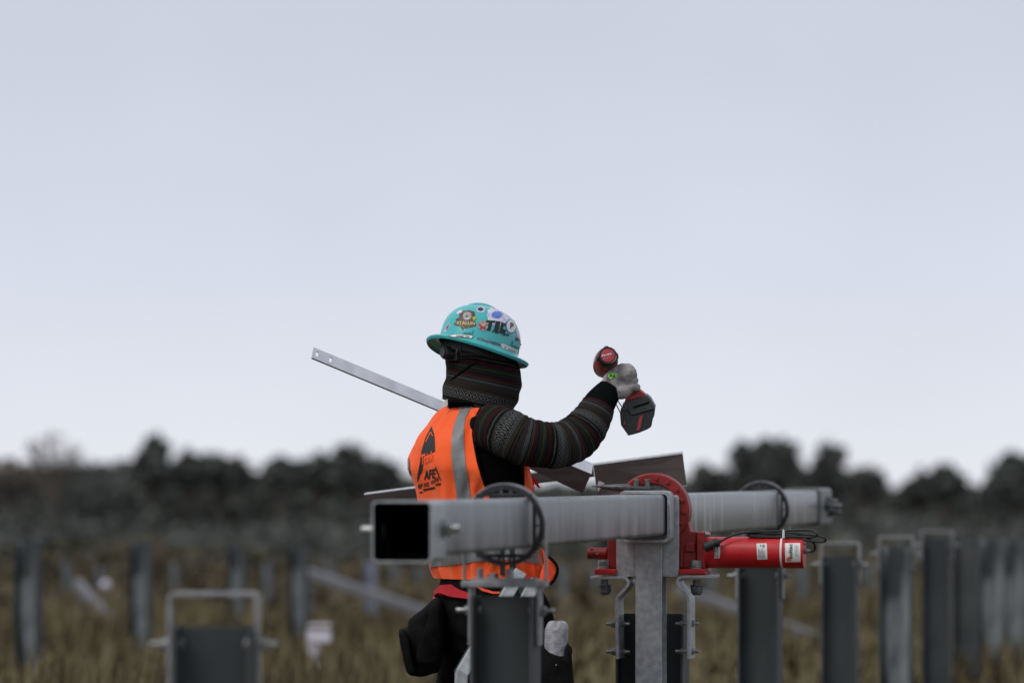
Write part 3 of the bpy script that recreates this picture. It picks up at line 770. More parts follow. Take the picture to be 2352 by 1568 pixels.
    # end fittings
    g = MB(); p = DP(2055, 903, .042); g.cyl(p, p + ax * M6(18), M6(24), n=6); g.cyl(p + ax * M6(18), p + ax * M6(40), M6(20), n=18); g.cyl(p + ax * M6(40), p + ax * M6(52), M6(15), n=18)
    g.build('cable_gland', M['zinc_bolt'], t, smooth=True)
    g = MB(); p = DP(2055, 838, .042); g.cyl(p, p + ax * M6(12), M6(13), n=12); g.build('end_screw', M['zinc_bolt'], t, smooth=True)
    for (x, y) in ((1166, 754), (1168, 1076)):
        g = MB(); p = DP(x, y, .01); g.cyl(p, p + ax * M6(14), M6(24), n=20); g.cyl(p + ax * M6(14), p + ax * M6(46), M6(20), n=6); g.build('flange_bolt', M['zinc_bolt'], t, bevel=.001)
    # foot bolts through plate and straps
    for (x, tilt) in ((254, 0.0), (1083, 0.0)):
        p = DP(x, 1062, -.015)
        g = MB(); g.cyl(p, p + UP * M6(14), M6(56), n=24); g.cyl(p + UP * M6(16), p + UP * M6(30), M6(50), n=24); g.hexbolt(p + UP * M6(30), UP, M6(52), M6(46)); g.build('foot_bolt', M['zinc_bolt'], t, bevel=.0015)
        p = DP(x + 8, 1160, -.005); dn = (-UP + CRS * (.08 if x < 500 else 0)).normalized()
        g = MB(); g.cyl(p, p + dn * M6(50), M6(36), n=18); g.cyl(p + dn * M6(44), p + dn * M6(56), M6(60), n=24); g.hexbolt(p + dn * M6(56), dn, M6(56), M6(60)); g.cyl(p + dn * M6(116), p + dn * M6(136), M6(46), r2=M6(38), n=20)
        g.build('lock_nut', M['black_bolt'], t, bevel=.0015)
    # cable and tie
    cb = thing('motor_cable', DP(1850, 775, .04), 'black cable coiled on top of the red motor with a round plug', 'cable')
    def cp(pts): return [DP(x, y, dd) for x, y, dd in pts]
    r = M6(10.5)
    k = MB()
    k.tube(cp([(1300, 818, -.012), (1340, 795, -.008), (1420, 760, .0), (1530, 736, .01), (1700, 728, .02), (1850, 722, .03), (2010, 715, .02), (2110, 716, .01), (2160, 738, .0), (2165, 762, .0), (2110, 778, .01), (1950, 772, .02),
               (1750, 765, .03), (1600, 768, .03), (1545, 752, .035), (1560, 722, .04), (1640, 715, .045), (1760, 730, .05), (1900, 742, .04), (2050, 750, .02), (2170, 762, .005), (2235, 785, .0), (2243, 810, .005), (2200, 822, .01), (2110, 812, .015),
               (1950, 790, .02), (1800, 778, .02), (1640, 776, .02), (1560, 768, .02), (1570, 745, .02), (1700, 742, .02), (1880, 752, .03), (2040, 770, .03), (2110, 800, .03), (2142, 835, .035), (2152, 870, .04), (2140, 898, .042), (2100, 906, .042)]), r, n=10, sub=5)
    k.build('cord', M['cable'], cb, smooth=True)
    k = MB(); a = DP(1160, 872, -.03); b = DP(1312, 808, -.014); axx = (b - a).normalized(); L = (b - a).length
    k.cyl(a, a + axx * L * .42, M6(42), n=24); k.cyl(a + axx * L * .40, a + axx * L * .62, M6(36), n=24); k.cyl(a + axx * L * .60, a + axx * L * .82, M6(42), n=12); k.cyl(a + axx * L * .8, b, M6(28), r2=M6(14), n=18)
    pl = k.build('plug', M['black_plastic'], cb, smooth=True, bevel=.001)
    k = MB(); k.ring(a - axx * .001, axx, M6(30), M6(22), .003, n=24); k.build('plug_rim', M['black_bolt'], pl)
    tie = MB(); c = DP(1860, 915, .042); tie.ring(c - ax * M6(9), ax, R + .0022, R + .0006, M6(18), n=48)
    to = tie.build('cable_tie', M['white_tie'], None, smooth=True); to.location = (0, 0, 0)
    tag(to, 'thin white cable tie strapped round the red motor', 'cable tie')
    # tie knot
    kn = MB(); kn.box(DP(1868, 752, .0), M6(20), .008, M6(70), CRS, TAN); kn.box(DP(1868, 722, -.002), M6(9), .003, M6(30), CRS, TAN); kn.build('tie_head', M['white_tie'], to, bevel=.001)
drive()

def mount():
    base = DP(660, 2000, .0); base.z = 0
    t = thing('support_column', base, 'bright galvanised column with plate carrying the near tube at the drive', 'column')
    U = [(369, 795), (369, 1118), (386, 1134), (534, 1134), (553, 1114), (553, 800), (727, 800), (727, 1108), (750, 1134), (912, 1134), (930, 1117), (930, 420), (914, 403), (480, 403), (480, 795)]
    plate(MB(), U, -.016, .014).build('saddle_plate', M['galv'], t, bevel=.002)
    # column: H section, flanges across
    zt = DP(640, 792, -.03).z
    cx = 661; w = M6(240)
    for (dd, nm) in ((-.034, 'flange'), (.056, 'flange')):
        c = DP(cx, 795, -.034) + TAN * (dd + .034); h = zt + .35
        if dd > 0: h -= .075
        MB().box(Vector((c.x, c.y, h / 2 - .35 + .0)), w, .008, h, CRS, TAN).build(nm, M['galv'], t, bevel=.002)
    c = DP(cx, 795, -.034) + TAN * .045; h = zt + .35 - .02
    MB().box(Vector((c.x, c.y, h / 2 - .35)), .007, .080, h, CRS, TAN).build('web', M['galv'], t)
    # collar round the tube end
    a = tube_c(11.655); b = tube_c(11.725)
    sq_tube(MB(), a, b, TW + .024, .010, .02).build('tube_collar', M['galv'], t, smooth=True, bevel=.0015)
    for x in (551, 649):
        p = DP(x, 330, -.012); q = DP(x, 258, -.012)
        s = MB()
        n = 12
        rings = []
        for i in range(n * 2 + 1):
            f = i / (n * 2); rr = M6(25) * (1.0 if i % 2 else .86)
            c_ = (p - UP * .03).lerp(q, f) if False else p.lerp(q, f)
            rings.append([c_ + (CRS * cos(2 * pi * k / 14) + TAN * sin(2 * pi * k / 14)) * rr for k in range(14)])
        s.loft(rings); s.cyl(p - UP * .03, p, M6(24), n=14); s.build('threaded_stud', M['zinc_bolt'], t)
    # post behind with two bent straps
    dpost = 11.86; topy = c7(0, 660)[1]
    pxc = c7(810, 0)[0]
    pt = post('wide black post bolted under the red drive', pxc, dpost, topy, 0, w=.2045, web='post_dark', fl='post_dark', depth=.13, name='drive_post')
    ss = thing('strap_bracket', DP(400, 1300, .0), 'bent galvanised strap bolted left of the wide black post', 'bracket', 'bent straps under the drive')
    def strap(t_, path, th, f_mix, bolts, s):
        P = [DP(x, y, -.034, f) for x, y, f in path]; P = spline(P, 5)
        rings = []
        for i, p in enumerate(P):
            tg = (P[min(i + 1, len(P) - 1)] - P[max(0, i - 1)]); tg = (tg - TAN * tg.dot(TAN)).normalized(); nrm = TAN.cross(tg)
            rings.append([p + nrm * th / 2, p - nrm * th / 2, p - nrm * th / 2 + TAN * .105, p + nrm * th / 2 + TAN * .105])
        MB().loft(rings).build('strap', M['galv'], t_, bevel=.0012)
        for (x, y) in bolts:
            p = DP(x, y, .012, c7); axb = CRS * s
            q = MB(); q.cyl(p - axb * .045, p + axb * .026, .0052, n=12); q.hexbolt(p + axb * .003, axb, .0105, .009); q.cyl(p + axb * .0, p + axb * .003, .0125, n=16); q.hexbolt(p - axb * .031, axb, .009, .008)
            q.build('bolt', M['zinc_bolt'], t_, bevel=.0007)
    strap(ss, [(135, 1141, c6), (250, 1141, c6), (400, 1142, c6), (455, 1150, c6), (477, 1185, c6), (460, 1225, c6), (400, 1290, c6), (374, 1330, c6), (371, 1420, c6), (436, 700, c7), (438, 900, c7), (440, 1135, c7)], .0085, 0, [(418, 768), (420, 1058)], -1)
    s2 = thing('strap_bracket', DP(1000, 1300, .0), 'bent galvanised strap bolted right of the wide black post', 'bracket', 'bent straps under the drive')
    strap(s2, [(1250, 1131, c6), (1120, 1131, c6), (990, 1132, c6), (935, 1142, c6), (915, 1175, c6), (930, 1215, c6), (985, 1275, c6), (1012, 1325, c6), (1017, 1420, c6), (1185, 700, c7), (1186, 900, c7), (1187, 1135, c7)], .0085, 0, [(1205, 764), (1205, 1054)], 1)
mount()

def pin_tool():
    t = thing('drift_pin', DP(430, 375, -.05), 'dark tapered drift pin with black handle lying on the near tube', 'hand tool')
    prof = [(150, 322, 4), (200, 322, 9), (300, 330, 24), (400, 335, 34), (480, 338, 33), (500, 341, 27)]
    prof2 = [(498, 342, 22), (560, 345, 25), (640, 349, 26), (690, 350, 24), (703, 351, 16)]
    for nm, pr, m in (('spike', prof, 'black_bolt'), ('handle', prof2, 'black_plastic')):
        rings = []
        for x, y, r in spl(pr, 4):
            p = DP(x, y, -.085); rings.append([p + (UP * cos(2 * pi * k / 18) + TAN * sin(2 * pi * k / 18)) * M6(r) for k in range(18)])
        MB().loft(rings).build(nm, M[m], t, smooth=True)
pin_tool()

# ------------------------------------------------------------------ loose steel: purlin, slotted bar, diagonal brace
def grid_plate(mb, o, U, W, us, ws, holes, N):
    cells = {(i, j) for i in range(len(us) - 1) for j in range(len(ws) - 1)} - set(holes)
    P = lambda u, w, k: o + U * u + W * w + N * k
    for (i, j) in cells:
        a, b, c, d = us[i], us[i + 1], ws[j], ws[j + 1]
        mb.add([P(a, c, 0), P(b, c, 0), P(b, d, 0), P(a, d, 0)], [(0, 1, 2, 3)]); mb.add([P(a, c, 1), P(b, c, 1), P(b, d, 1), P(a, d, 1)], [(3, 2, 1, 0)])
        for (di, dj, e) in ((-1, 0, ((a, c), (a, d))), (1, 0, ((b, c), (b, d))), (0, -1, ((a, c), (b, c))), (0, 1, ((a, d), (b, d)))):
            if (i + di, j + dj) not in cells:
                (u1, w1), (u2, w2) = e; mb.add([P(u1, w1, 0), P(u2, w2, 0), P(u2, w2, 1), P(u1, w1, 1)], [(0, 1, 2, 3)])
def slotted_bar():
    a = Q(716.5, 821, 11.62); b = Q(1359, 1088, 11.95); a2 = Q(735, 799, 11.635)
    U = (b - a); L = U.length; U.normalize(); Wd = (a2 - a); Wd = Wd - U * Wd.dot(U); Wd = (Wd.normalized() + Vector((0, .45, 0))); Wd = (Wd - U * Wd.dot(U)).normalized()
    W = .0385; N = U.cross(Wd).normalized()
    if N.y > 0: N = -N
    t = thing('slotted_bar', Vector((a.x, a.y, a.z)), 'long pale steel bar with two slots rising over the worker\'s shoulder', 'steel bar')
    mb = MB(); us = [0, .010, .019, .055, .064, L]; ws = [0, .011, .028, W]
    grid_plate(mb, a, U, Wd, us, ws, [(1, 1), (3, 1)], -N * .004)
    mb.build('flange', M['bright_zinc'], t)
    # lower leg of the angle, starting behind the worker
    s0 = L * .60; p0 = a + U * s0 + N * -.004; p1 = a + U * L + N * -.004; dn = (Vector((.02, .25, -1))); dn = (dn - U * dn.dot(U)).normalized()
    k = MB(); th = N * -.003
    k.hexa([p0, p1, p1 + dn * .062, p0 + dn * .05, p0 + Vector((0, .003, 0)), p1 + Vector((0, .003, 0)), p1 + dn * .062 + Vector((0, .003, 0)), p0 + dn * .05 + Vector((0, .003, 0))])
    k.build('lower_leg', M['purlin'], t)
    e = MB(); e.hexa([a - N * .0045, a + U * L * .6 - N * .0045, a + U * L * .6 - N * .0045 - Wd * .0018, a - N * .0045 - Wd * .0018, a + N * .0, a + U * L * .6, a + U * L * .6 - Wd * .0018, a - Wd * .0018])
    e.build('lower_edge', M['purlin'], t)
slotted_bar()
def purlin():
    pts = [(836, 1137), (1568, 1041)]
    t = thing('purlin', Q(1200, 1100, 12.2), 'thin dark steel purlin lying tilted across the tube behind the worker', 'purlin')
    a = Q(836, 1137, 12.35); b = Q(1568, 1041.5, 12.25); U = (b - a); L = U.length; U.normalize()
    dn = Vector((0, .15, -1)); dn = (dn - U * dn.dot(U)).normalized(); th = U.cross(dn).normalized()
    if th.y < 0: th = -th
    h0 = .019; h1 = .098
    k = MB(); k.hexa([a, a + U * L * .72, a + U * L * .72 + dn * .036, a + dn * .024] + [p + th * .003 for p in (a, a + U * L * .72, a + U * L * .72 + dn * .036, a + dn * .024)])
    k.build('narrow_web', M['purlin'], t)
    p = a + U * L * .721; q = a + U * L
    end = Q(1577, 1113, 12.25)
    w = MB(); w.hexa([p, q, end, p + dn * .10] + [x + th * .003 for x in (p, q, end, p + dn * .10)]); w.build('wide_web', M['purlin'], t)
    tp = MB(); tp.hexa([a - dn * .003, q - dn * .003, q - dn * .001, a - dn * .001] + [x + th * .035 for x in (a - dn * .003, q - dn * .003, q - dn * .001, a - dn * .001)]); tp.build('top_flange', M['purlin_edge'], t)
    lp = MB(); e0 = Q(1560, 1111, 12.25); lp.hexa([p + dn * .1005, end + dn * .0005, end + dn * .003, p + dn * .103] + [x - th * .018 for x in (p + dn * .1005, end + dn * .0005, end + dn * .003, p + dn * .103)])
    lp.build('bottom_lip', M['galv_dull'], t)
    # small bright clip plate near the stud
    cl = MB(); cl.prism([DP(*p_, .02) for p_ in [(212, 272), (265, 296), (240, 325), (205, 372), (198, 330)]], TAN * .004)
    cl.build('clip_plate', M['galv'], t)
purlin()
def brace():
    d0, d1 = 10.75, 10.6
    A = Q(*c5(1600, 330), d0); B = Q(*c5(985, 1395), d1); U = (B - A); L = U.length; U.normalize()
    Y = Vector((0, 1, 0)); Y = (Y - U * Y.dot(U)).normalized(); X = Y.cross(U).normalized()
    if X.x < 0: X = -X
    t = thing('diagonal_brace', Vector((B.x, B.y, 0)), 'galvanised channel brace leaning diagonally behind the near post', 'brace')
    half = .042; g = .008
    for s in (-1, 1):
        c = (A + B) / 2 + X * s * (half / 2 + g / 2) ; MB().box(c, half - g, .028, L, X, Y, U).build('rail', M['galv'], t, bevel=.002)
    MB().box((A + B) / 2 + Y * .012, half * 2 + g, .004, L - .002, X, Y, U).build('back_web', M['post_dark'], t)
    # bent foot going straight down to the ground
    for s in (-1, 1):
        p = B + X * s * (half / 2 + g / 2); r = [p - X * (half - g) / 2, p + X * (half - g) / 2]
        q = [x + Vector((-.012, 0, -x.z)) for x in r]
        k = MB(); k.hexa([r[0] + Y * -.014, r[1] + Y * -.014, r[1] + Y * .014, r[0] + Y * .014, q[0] + Y * -.014, q[1] + Y * -.014, q[1] + Y * .014, q[0] + Y * .014]); k.build('foot', M['galv'], t, bevel=.002)
    q = MB(); p = Q(*c5(1565, 470), d0 - .02); q.cyl(p, p + Vector((0, .02, 0)), .017, n=20); q.build('hole_boss', M['black_bolt'], t)
brace()

# ------------------------------------------------------------------ the worker
FW = Vector((.80, .60, 0)); RT = Vector((.60, -.80, 0)); PD = 11.36
person = thing('person', Vector((.02, PD, 0)), 'worker in teal hard hat, orange vest and striped hoodie, arm raised with a drill', 'person')
KQ = PD / F
# torso rings: (y, left, right, depth offset) in picture units
TORSO = [(1328, 1002, 1243, 0), (1290, 988, 1241, 0), (1250, 980, 1236, 0), (1200, 972, 1228, 0), (1137, 960, 1220, 0), (1093, 946, 1214, 0), (1074, 940, 1212, 0), (1054, 940, 1209, 0), (1040, 944, 1207, .0), (1021, 951, 1203, 0),
         (999, 964, 1197, 0), (977, 982, 1188, 0), (956, 998, 1172, 0), (942, 1012, 1150, 0), (932, 1030, 1128, 0), (925, 1052, 1104, 0)]
def torso_ring(y, l, r, off, n=96, grow=0.0, fold=0.0, b_ratio=.70):
    c = Q((l + r) / 2, y, PD + off); W = (r - l) / 2 * KQ + grow
    a = W / sqrt(.36 + .64 * b_ratio * b_ratio); b = b_ratio * a; pts = []
    for k in range(n):
        an = 2 * pi * k / n
        e = 1.0
        if fold:
            e += fold * .42 * sin(an * 24 + 5 * noise.noise(Vector((cos(an) * 1.5, sin(an) * 1.5, y * .010)))) * max(0, .35 + noise.noise(Vector((cos(an) * 2.5, sin(an) * 2.5, y * .008 + 9)))) * 2
            e += fold * (.5 * sin(an * 9 + y * .012) + .7 * sin(an * 15 - y * .02 + 1) * noise.noise(Vector((cos(an) * 2, sin(an) * 2, y * .012)))) + fold * 1.4 * noise.noise(Vector((cos(an) * 3, sin(an) * 3, y * .018 + 4)))
        pts.append(c + (RT * cos(an) * a + FW * sin(an) * b) * e)
    return pts
tors = spl(TORSO, 8)

def arm_loft(rows, n=40, sub=10, wr=None, uvscale=7.5, umul=1.0):
    """rows: (x, y, d, r across picture, r in depth). returns MB, uv"""
    R = spl(rows, sub); P = [Q(r[0], r[1], r[2]) for r in R]; rings = []; uv = []; s = 0
    for i, p in enumerate(P):
        t = (P[min(i + 1, len(P) - 1)] - P[max(i - 1, 0)]).normalized(); view = Vector((0, 1, 0))
        sd = t.cross(view).normalized(); dp = sd.cross(t).normalized()
        if i: s += (p - P[i - 1]).length
        ring = []
        for k in range(n):
            an = 2 * pi * k / n; e = 1.0
            if wr: e += wr(s, an, i / (len(P) - 1))
            ring.append(p + (sd * cos(an) * R[i][3] * KQ + dp * sin(an) * R[i][4] * KQ) * e); uv.append((abs(((k / n) * 2) % 2 - 1) * .26 * umul, s * uvscale))
        rings.append(ring)
    mb = MB(); mb.loft(rings); return mb, uv

ARM = [(1098, 985, 11.27, 50, 48), (1132, 984, 11.21, 54, 52), (1165, 995, 11.17, 56, 54), (1200, 1011, 11.16, 55, 53), (1240, 1020, 11.17, 53, 51), (1280, 1022, 11.19, 52, 50), (1312, 1012, 11.21, 52, 48), (1336, 994, 11.23, 50, 45),
       (1354, 970, 11.25, 46, 42), (1367, 947, 11.265, 42, 38), (1374, 932, 11.275, 39, 35)]
def sleeve_wr(s, an, f):
    e = .045 * noise.noise(Vector((s * 30, cos(an) * 1.1, sin(an) * 1.1))) + .046 * sin(s * 235 + 2.0 * sin(an) + 3.5 * noise.noise(Vector((s * 14, cos(an), sin(an))))) * (.35 + .65 * max(0, 1 - abs(f - .66) / .26)) * (.65 + .35 * sin(an + 2.6))
    return e
# body: one continuous skin of everything worn next to it
def build_body():
    mb = MB()
    mb.loft([torso_ring(y, l, r, o, 48, grow=-.026) for (y, l, r, o) in spl(TORSO, 3)])
    # neck and head
    hc = Q(1102, 832, PD + .01)
    mb.loft([[Q(x, y, PD) + (Vector((1, 0, 0)) * cos(2 * pi * k / 24) + Vector((0, 1, 0)) * sin(2 * pi * k / 24)) * r for k in range(24)] for x, y, r in ((1078, 950, .075), (1085, 915, .062), (1095, 880, .060), (1100, 850, .06))])
    mb.ellipsoid(hc + UP * .01, FW * .098, RT * .078, UP * .118)
    nose = hc + FW * .098 - UP * .01; mb.ellipsoid(nose, FW * .02, RT * .014, UP * .022, 12, 8)
    mb.ellipsoid(hc + FW * .07 - UP * .07, FW * .035, RT * .04, UP * .035, 14, 8)
    for s in (-1, 1): mb.ellipsoid(hc + RT * s * .079, FW * .018, RT * .008, UP * .03, 10, 8)
    # right arm core
    core, _ = arm_loft([(r[0], r[1], r[2], r[3] * .72, r[4] * .72) for r in ARM] + [(1396, 903, 11.285, 22, 22)], 20, 5); mb.add(core.v, core.f)
    # left arm, bent forward out of sight on the far side
    la = [(1040, 990, 11.49, 40, 42), (1044, 1032, 11.57, 40, 42), (1050, 1085, 11.66, 40, 40), (1080, 1090, 11.70, 36, 36), (1108, 1064, 11.72, 30, 30), (1122, 1048, 11.73, 26, 24)]
    lo, _ = arm_loft([(r[0], r[1], r[2], r[3] * .75, r[4] * .75) for r in la], 20, 5); mb.add(lo.v, lo.f)
    # pelvis and legs
    pel = [(1310, 1014, 1234), (1345, 1008, 1244), (1400, 1000, 1266), (1450, 1000, 1284), (1500, 1010, 1296)]
    mb.loft([torso_ring(y, l, r, .0, 48, b_ratio=.8) for y, l, r in pel])
    def leg(hip, knee, foot):
        pts = spline([hip, hip.lerp(knee, .5), knee, knee.lerp(foot, .5), foot], 6); n = len(pts); rings = []
        for i, p in enumerate(pts):
            f = i / (n - 1); rr = .105 - .045 * f + (.006 * sin(f * 40))
            rings.append([p + (Vector((1, 0, 0)) * cos(2 * pi * k / 24) + Vector((0, 1, 0)) * sin(2 * pi * k / 24)) * rr for k in range(24)])
        mb.loft(rings)
        ft = foot + Vector((0, 0, 0))
        mb.ellipsoid(Vector((ft.x, ft.y, .06)) + FW * .05, FW * .15, RT * .055, UP * .06, 18, 10)
    hl = Q(1080, 1470, PD + .10); hr = Q(1225, 1480, PD - .08)
    leg(hl, Vector((hl.x - .01, hl.y + .05, .48)), Vector((hl.x - .03, hl.y + .06, .08)))
    leg(hr, Vector((hr.x + .05, hr.y + .02, .48)), Vector((hr.x + .05, hr.y - .04, .08)))
    raw = mb.build('raw', None)
    md = raw.modifiers.new('r', 'REMESH'); md.mode = 'VOXEL'; md.voxel_size = .008
    sm = raw.modifiers.new('s', 'SMOOTH'); sm.factor = .5; sm.iterations = 4
    dg = bpy.context.evaluated_depsgraph_get(); me = bpy.data.meshes.new_from_object(raw.evaluated_get(dg)); bpy.data.objects.remove(raw)
    for v in me.vertices:
        p = v.co
        if p.z < 1.1: p += Vector((noise.noise(p * 14), noise.noise(p * 14 + Vector((5, 0, 0))), 0)) * .008
    b = person.location
    for v in me.vertices: v.co -= b
    me.name = 'body'; me.materials.append(M['denim_black'])
    for p in me.polygons: p.use_smooth = True
    o = bpy.data.objects.new('body', me); COL.objects.link(o); o.parent = person
    return la
LA = build_body()

# hoodie sleeves
ls, uvl = arm_loft(LA, 40, 8, sleeve_wr, 7.5)
ls.build('sleeve', M['knit'], person, smooth=True, uv=uvl, angle=0)
cf, _ = arm_loft([(1370, 939, 11.272, 35, 33), (1375, 930, 11.275, 37, 34), (1383, 918, 11.28, 35, 32), (1392, 906, 11.284, 32, 29), (1399, 897, 11.287, 29.5, 27), (1404, 890, 11.29, 27, 24)], 40, 6, lambda s, an, f: .012 * sin(an * 20))
cf.build('cuff', M['cuff'], person, smooth=True, angle=0)

# hoodie torso seen in the armhole, then the vest over it
hd = MB(); hd.loft([torso_ring(y, l, r, o, 72, grow=-.018, fold=.006) for (y, l, r, o) in tors]); hd.build('hoodie', M['cloth_black'], person, smooth=True, angle=0)

def inside(poly, x, y):
    c = False; j = len(poly) - 1
    for i in range(len(poly)):
        xi, yi = poly[i]; xj, yj = poly[j]
        if (yi > y) != (yj > y) and x < (xj - xi) * (y - yi) / (yj - yi) + xi: c = not c
        j = i
    return c
HOLE = cc(c3, [(1180, 40), (1090, 85), (1040, 160), (1005, 260), (980, 380), (985, 480), (1005, 600), (1040, 780), (1075, 900), (1110, 1010), (1165, 1170), (1190, 1230)]) + [(1160, 1170), (1204, 1168), (1206, 1120), (1206, 1060), (1215, 900)]
def px_of(p): d = p.y; return (CX + p.x / d * F, HY - (p.z - CZ) / d * F)
vm_ = MB(); N_ = 300
VR = [torso_ring(y, l, r, o, N_, grow=.004, fold=.042) for (y, l, r, o) in spl(TORSO, 22)]
vm_.loft(VR, caps=False)
ctr = lambda p: Q((px_of(p)[0]), 0, PD)
keep = []
hole_edge_uv = []
for f in vm_.f:
    c = sum((vm_.v[i] for i in f), Vector()) / 4
    x, y = px_of(c)
    yy = y
    # which side of the body: near side = in front of the ring centre
    mid = None
    side = (c - Vector((.02, PD, 0))).dot(RT)
    if side > .03 and inside(HOLE, x, y): continue
    # far armhole, mirrored on the left side of the body
    rel = Vector((c.x - .02, c.y - PD, 0)); sR = rel.dot(RT); sF = rel.dot(FW)
    if sR < -.12 and 960 < y < 1110 and .035 < sF < .13: continue
    # neck opening
    if y < 930 and sF > -.02: continue
    keep.append(f)
vest_all = MB(); vest_all.v = vm_.v; vest_all.f = vm_.f
vk = MB(); vk.v = vm_.v; vk.f = keep
# drop unused vertices
used = sorted({i for f in keep for i in f}); mp_ = {i: k for k, i in enumerate(used)}
vk.v = [vm_.v[i] for i in used]; vk.f = [tuple(mp_[i] for i in f) for f in keep]
vuv = [((i % N_) / N_ * 1.1, (i // N_) / len(VR) * .6) for i in used]
vo = vk.build('safety_vest', M['vest'], person, smooth=True, uv=vuv, angle=0)
sd = vo.modifiers.new('solid', 'SOLIDIFY'); sd.thickness = .0025; sd.offset = -1
vb = bvh_of([vk])
full_vb = bvh_of([vest_all])
bind = MB(); bind.tube([lay(full_vb, *p, .0005, PD) for p in cc(c3, [(1178, 57), (1130, 62), (1090, 85), (1040, 160), (1005, 260), (980, 380), (985, 480), (1005, 600), (1040, 780), (1075, 900), (1110, 1010), (1165, 1170)])], .0030, n=8, sub=6)
bind.build('armhole_binding', M['cuff'], vo, smooth=True)
sl, uv = arm_loft(ARM, 72, 16, sleeve_wr, 7.5)
for i, p in enumerate(sl.v):                       # the shoulder of the sleeve tucks under the vest
    x, y = px_of(p)
    if x < 1150 and not inside(HOLE, x, y):
        h = full_vb.ray_cast(EYE, (p - EYE).normalized())
        if h[0] is not None and (p - EYE).length < (h[0] - EYE).length + .024:
            sl.v[i] = EYE + (p - EYE).normalized() * ((h[0] - EYE).length + .024)
sl.build('sleeve', M['knit'], person, smooth=True, uv=uv, angle=0)
# reflective tape: one strip over the shoulder and one round the waist
L_ = cc(c3, [(890, 62), (820, 120), (770, 240), (730, 370), (710, 520), (708, 680), (725, 850), (755, 1030), (775, 1190), (785, 1400), (790, 1600)])
R_ = cc(c3, [(995, 72), (930, 130), (885, 230), (865, 340), (860, 470), (870, 620), (890, 800), (925, 1000), (955, 1180), (975, 1400), (985, 1600)])
decal('reflective_stripe', [[L_[i], R_[i], R_[i + 1], L_[i + 1]] for i in range(len(L_) - 1)], vb, M['tape'], vo, .0022, PD, 7)
band = []
bt = [(975, 1268), (1000, 1263), (1040, 1260), (1100, 1256), (1150, 1248), (1200, 1243), (1238, 1240)]
bb = [(975, 1306), (1000, 1300), (1040, 1296), (1100, 1288), (1150, 1283), (1200, 1288), (1238, 1296)]
decal('reflective_band', [[bt[i], bt[i + 1], bb[i + 1], bb[i]] for i in range(len(bt) - 1)], vb, M['tape'], vo, .0025, PD - .1, 8)
for x in (1012, 1052, 1116, 1196):
    decal('band_crease', [[(x, 1266), (x + 2, 1266), (x + 6, 1294), (x + 3, 1294)]], vb, M['print_grey'], vo, .0035, PD - .1, 8)
decal('side_zip', [[(1146, 1150), (1156, 1150), (1160, 1320), (1150, 1320)], [(1166, 1150), (1176, 1150), (1184, 1320), (1172, 1320)]], vb, M['print_black'], vo, .004, PD - .1, 8)
# left shoulder stripe peeping round the back
decal('reflective_stripe', [cc(c3, [(170, 730), (186, 735), (190, 850), (206, 960), (196, 940), (168, 860)])], vb, M['tape'], vo, .003, PD, 5)
# chest-back print
PR = [cc(c3, [(460, 328), (490, 410), (502, 500), (506, 640), (440, 672), (400, 690), (352, 690), (350, 870), (318, 935), (281, 1028), (284, 960), (300, 860), (320, 760), (335, 640), (385, 470)]),
      cc(c3, [(511, 820), (540, 890), (580, 1000), (573, 1006), (530, 905), (507, 850)]),
      cc(c3, [(356, 1112), (505, 1080), (505, 1104), (358, 1136)]), cc(c3, [(510, 1050), (578, 1034), (578, 1056), (512, 1070)]), cc(c3, [(310, 1148), (350, 1138), (350, 1156), (312, 1166)])]
decal('printed_triangle', PR, vb, M['print_black'], vo, .0016, PD, 5)
decal('lettering', text_on('Think', c3(345, 808), (150 * .1831, -62 * .1831), (-8 * .1831, -118 * .1831), .3), vb, M['vest'], vo, .0030, PD, 6)
decal('lettering', text_on('AFE', c3(368, 1000), (140 * .1831, -28 * .1831), (4 * .1831, -118 * .1831)), vb, M['print_black'], vo, .0018, PD, 6)
decal('lettering', text_on('BF NS', c3(296, 1108), (136 * .1831, -34 * .1831), (0, -58 * .1831)) + text_on('WITE', c3(452, 1062), (100 * .1831, -50 * .1831), (0, -54 * .1831)), vb, M['print_black'], vo, .0018, PD, 6)
decal('printed_line', [cc(c3, [(392, 520), (452, 400), (458, 412), (398, 530)]), cc(c3, [(462, 400), (484, 450), (480, 458), (459, 414)])], vb, M['vest'], vo, .0030, PD, 6)
# white care tag at the collar
tg = MB(); tg.prism([Q(*c1(*p), PD - .07) for p in [(512, 1362), (540, 1300), (598, 1272), (602, 1335), (560, 1358)]], Vector((0, .002, 0))); tg.build('care_tag', M['white'], vo)
# front flap of the vest and its loose red tail under the arm
fl = MB(); fl.prism([Q(x, y, 11.46) for x, y in cc(c4, [(1925, 40), (1960, 45), (1998, 100), (2040, 330), (1900, 340), (1935, 200)])], Vector((.0, .006, 0))); fl.build('front_flap', M['orange_flap'], vo)
fl = MB(); fl.prism([Q(x, y, 11.45) for x, y in cc(c4, [(1950, 40), (1992, 90), (2030, 160), (2092, 225), (2085, 240), (2108, 272), (2090, 284), (2040, 232), (2046, 300), (2010, 200), (1975, 120)])], Vector((0, .005, 0))); fl.build('loose_tail', M['red_shirt'], vo)
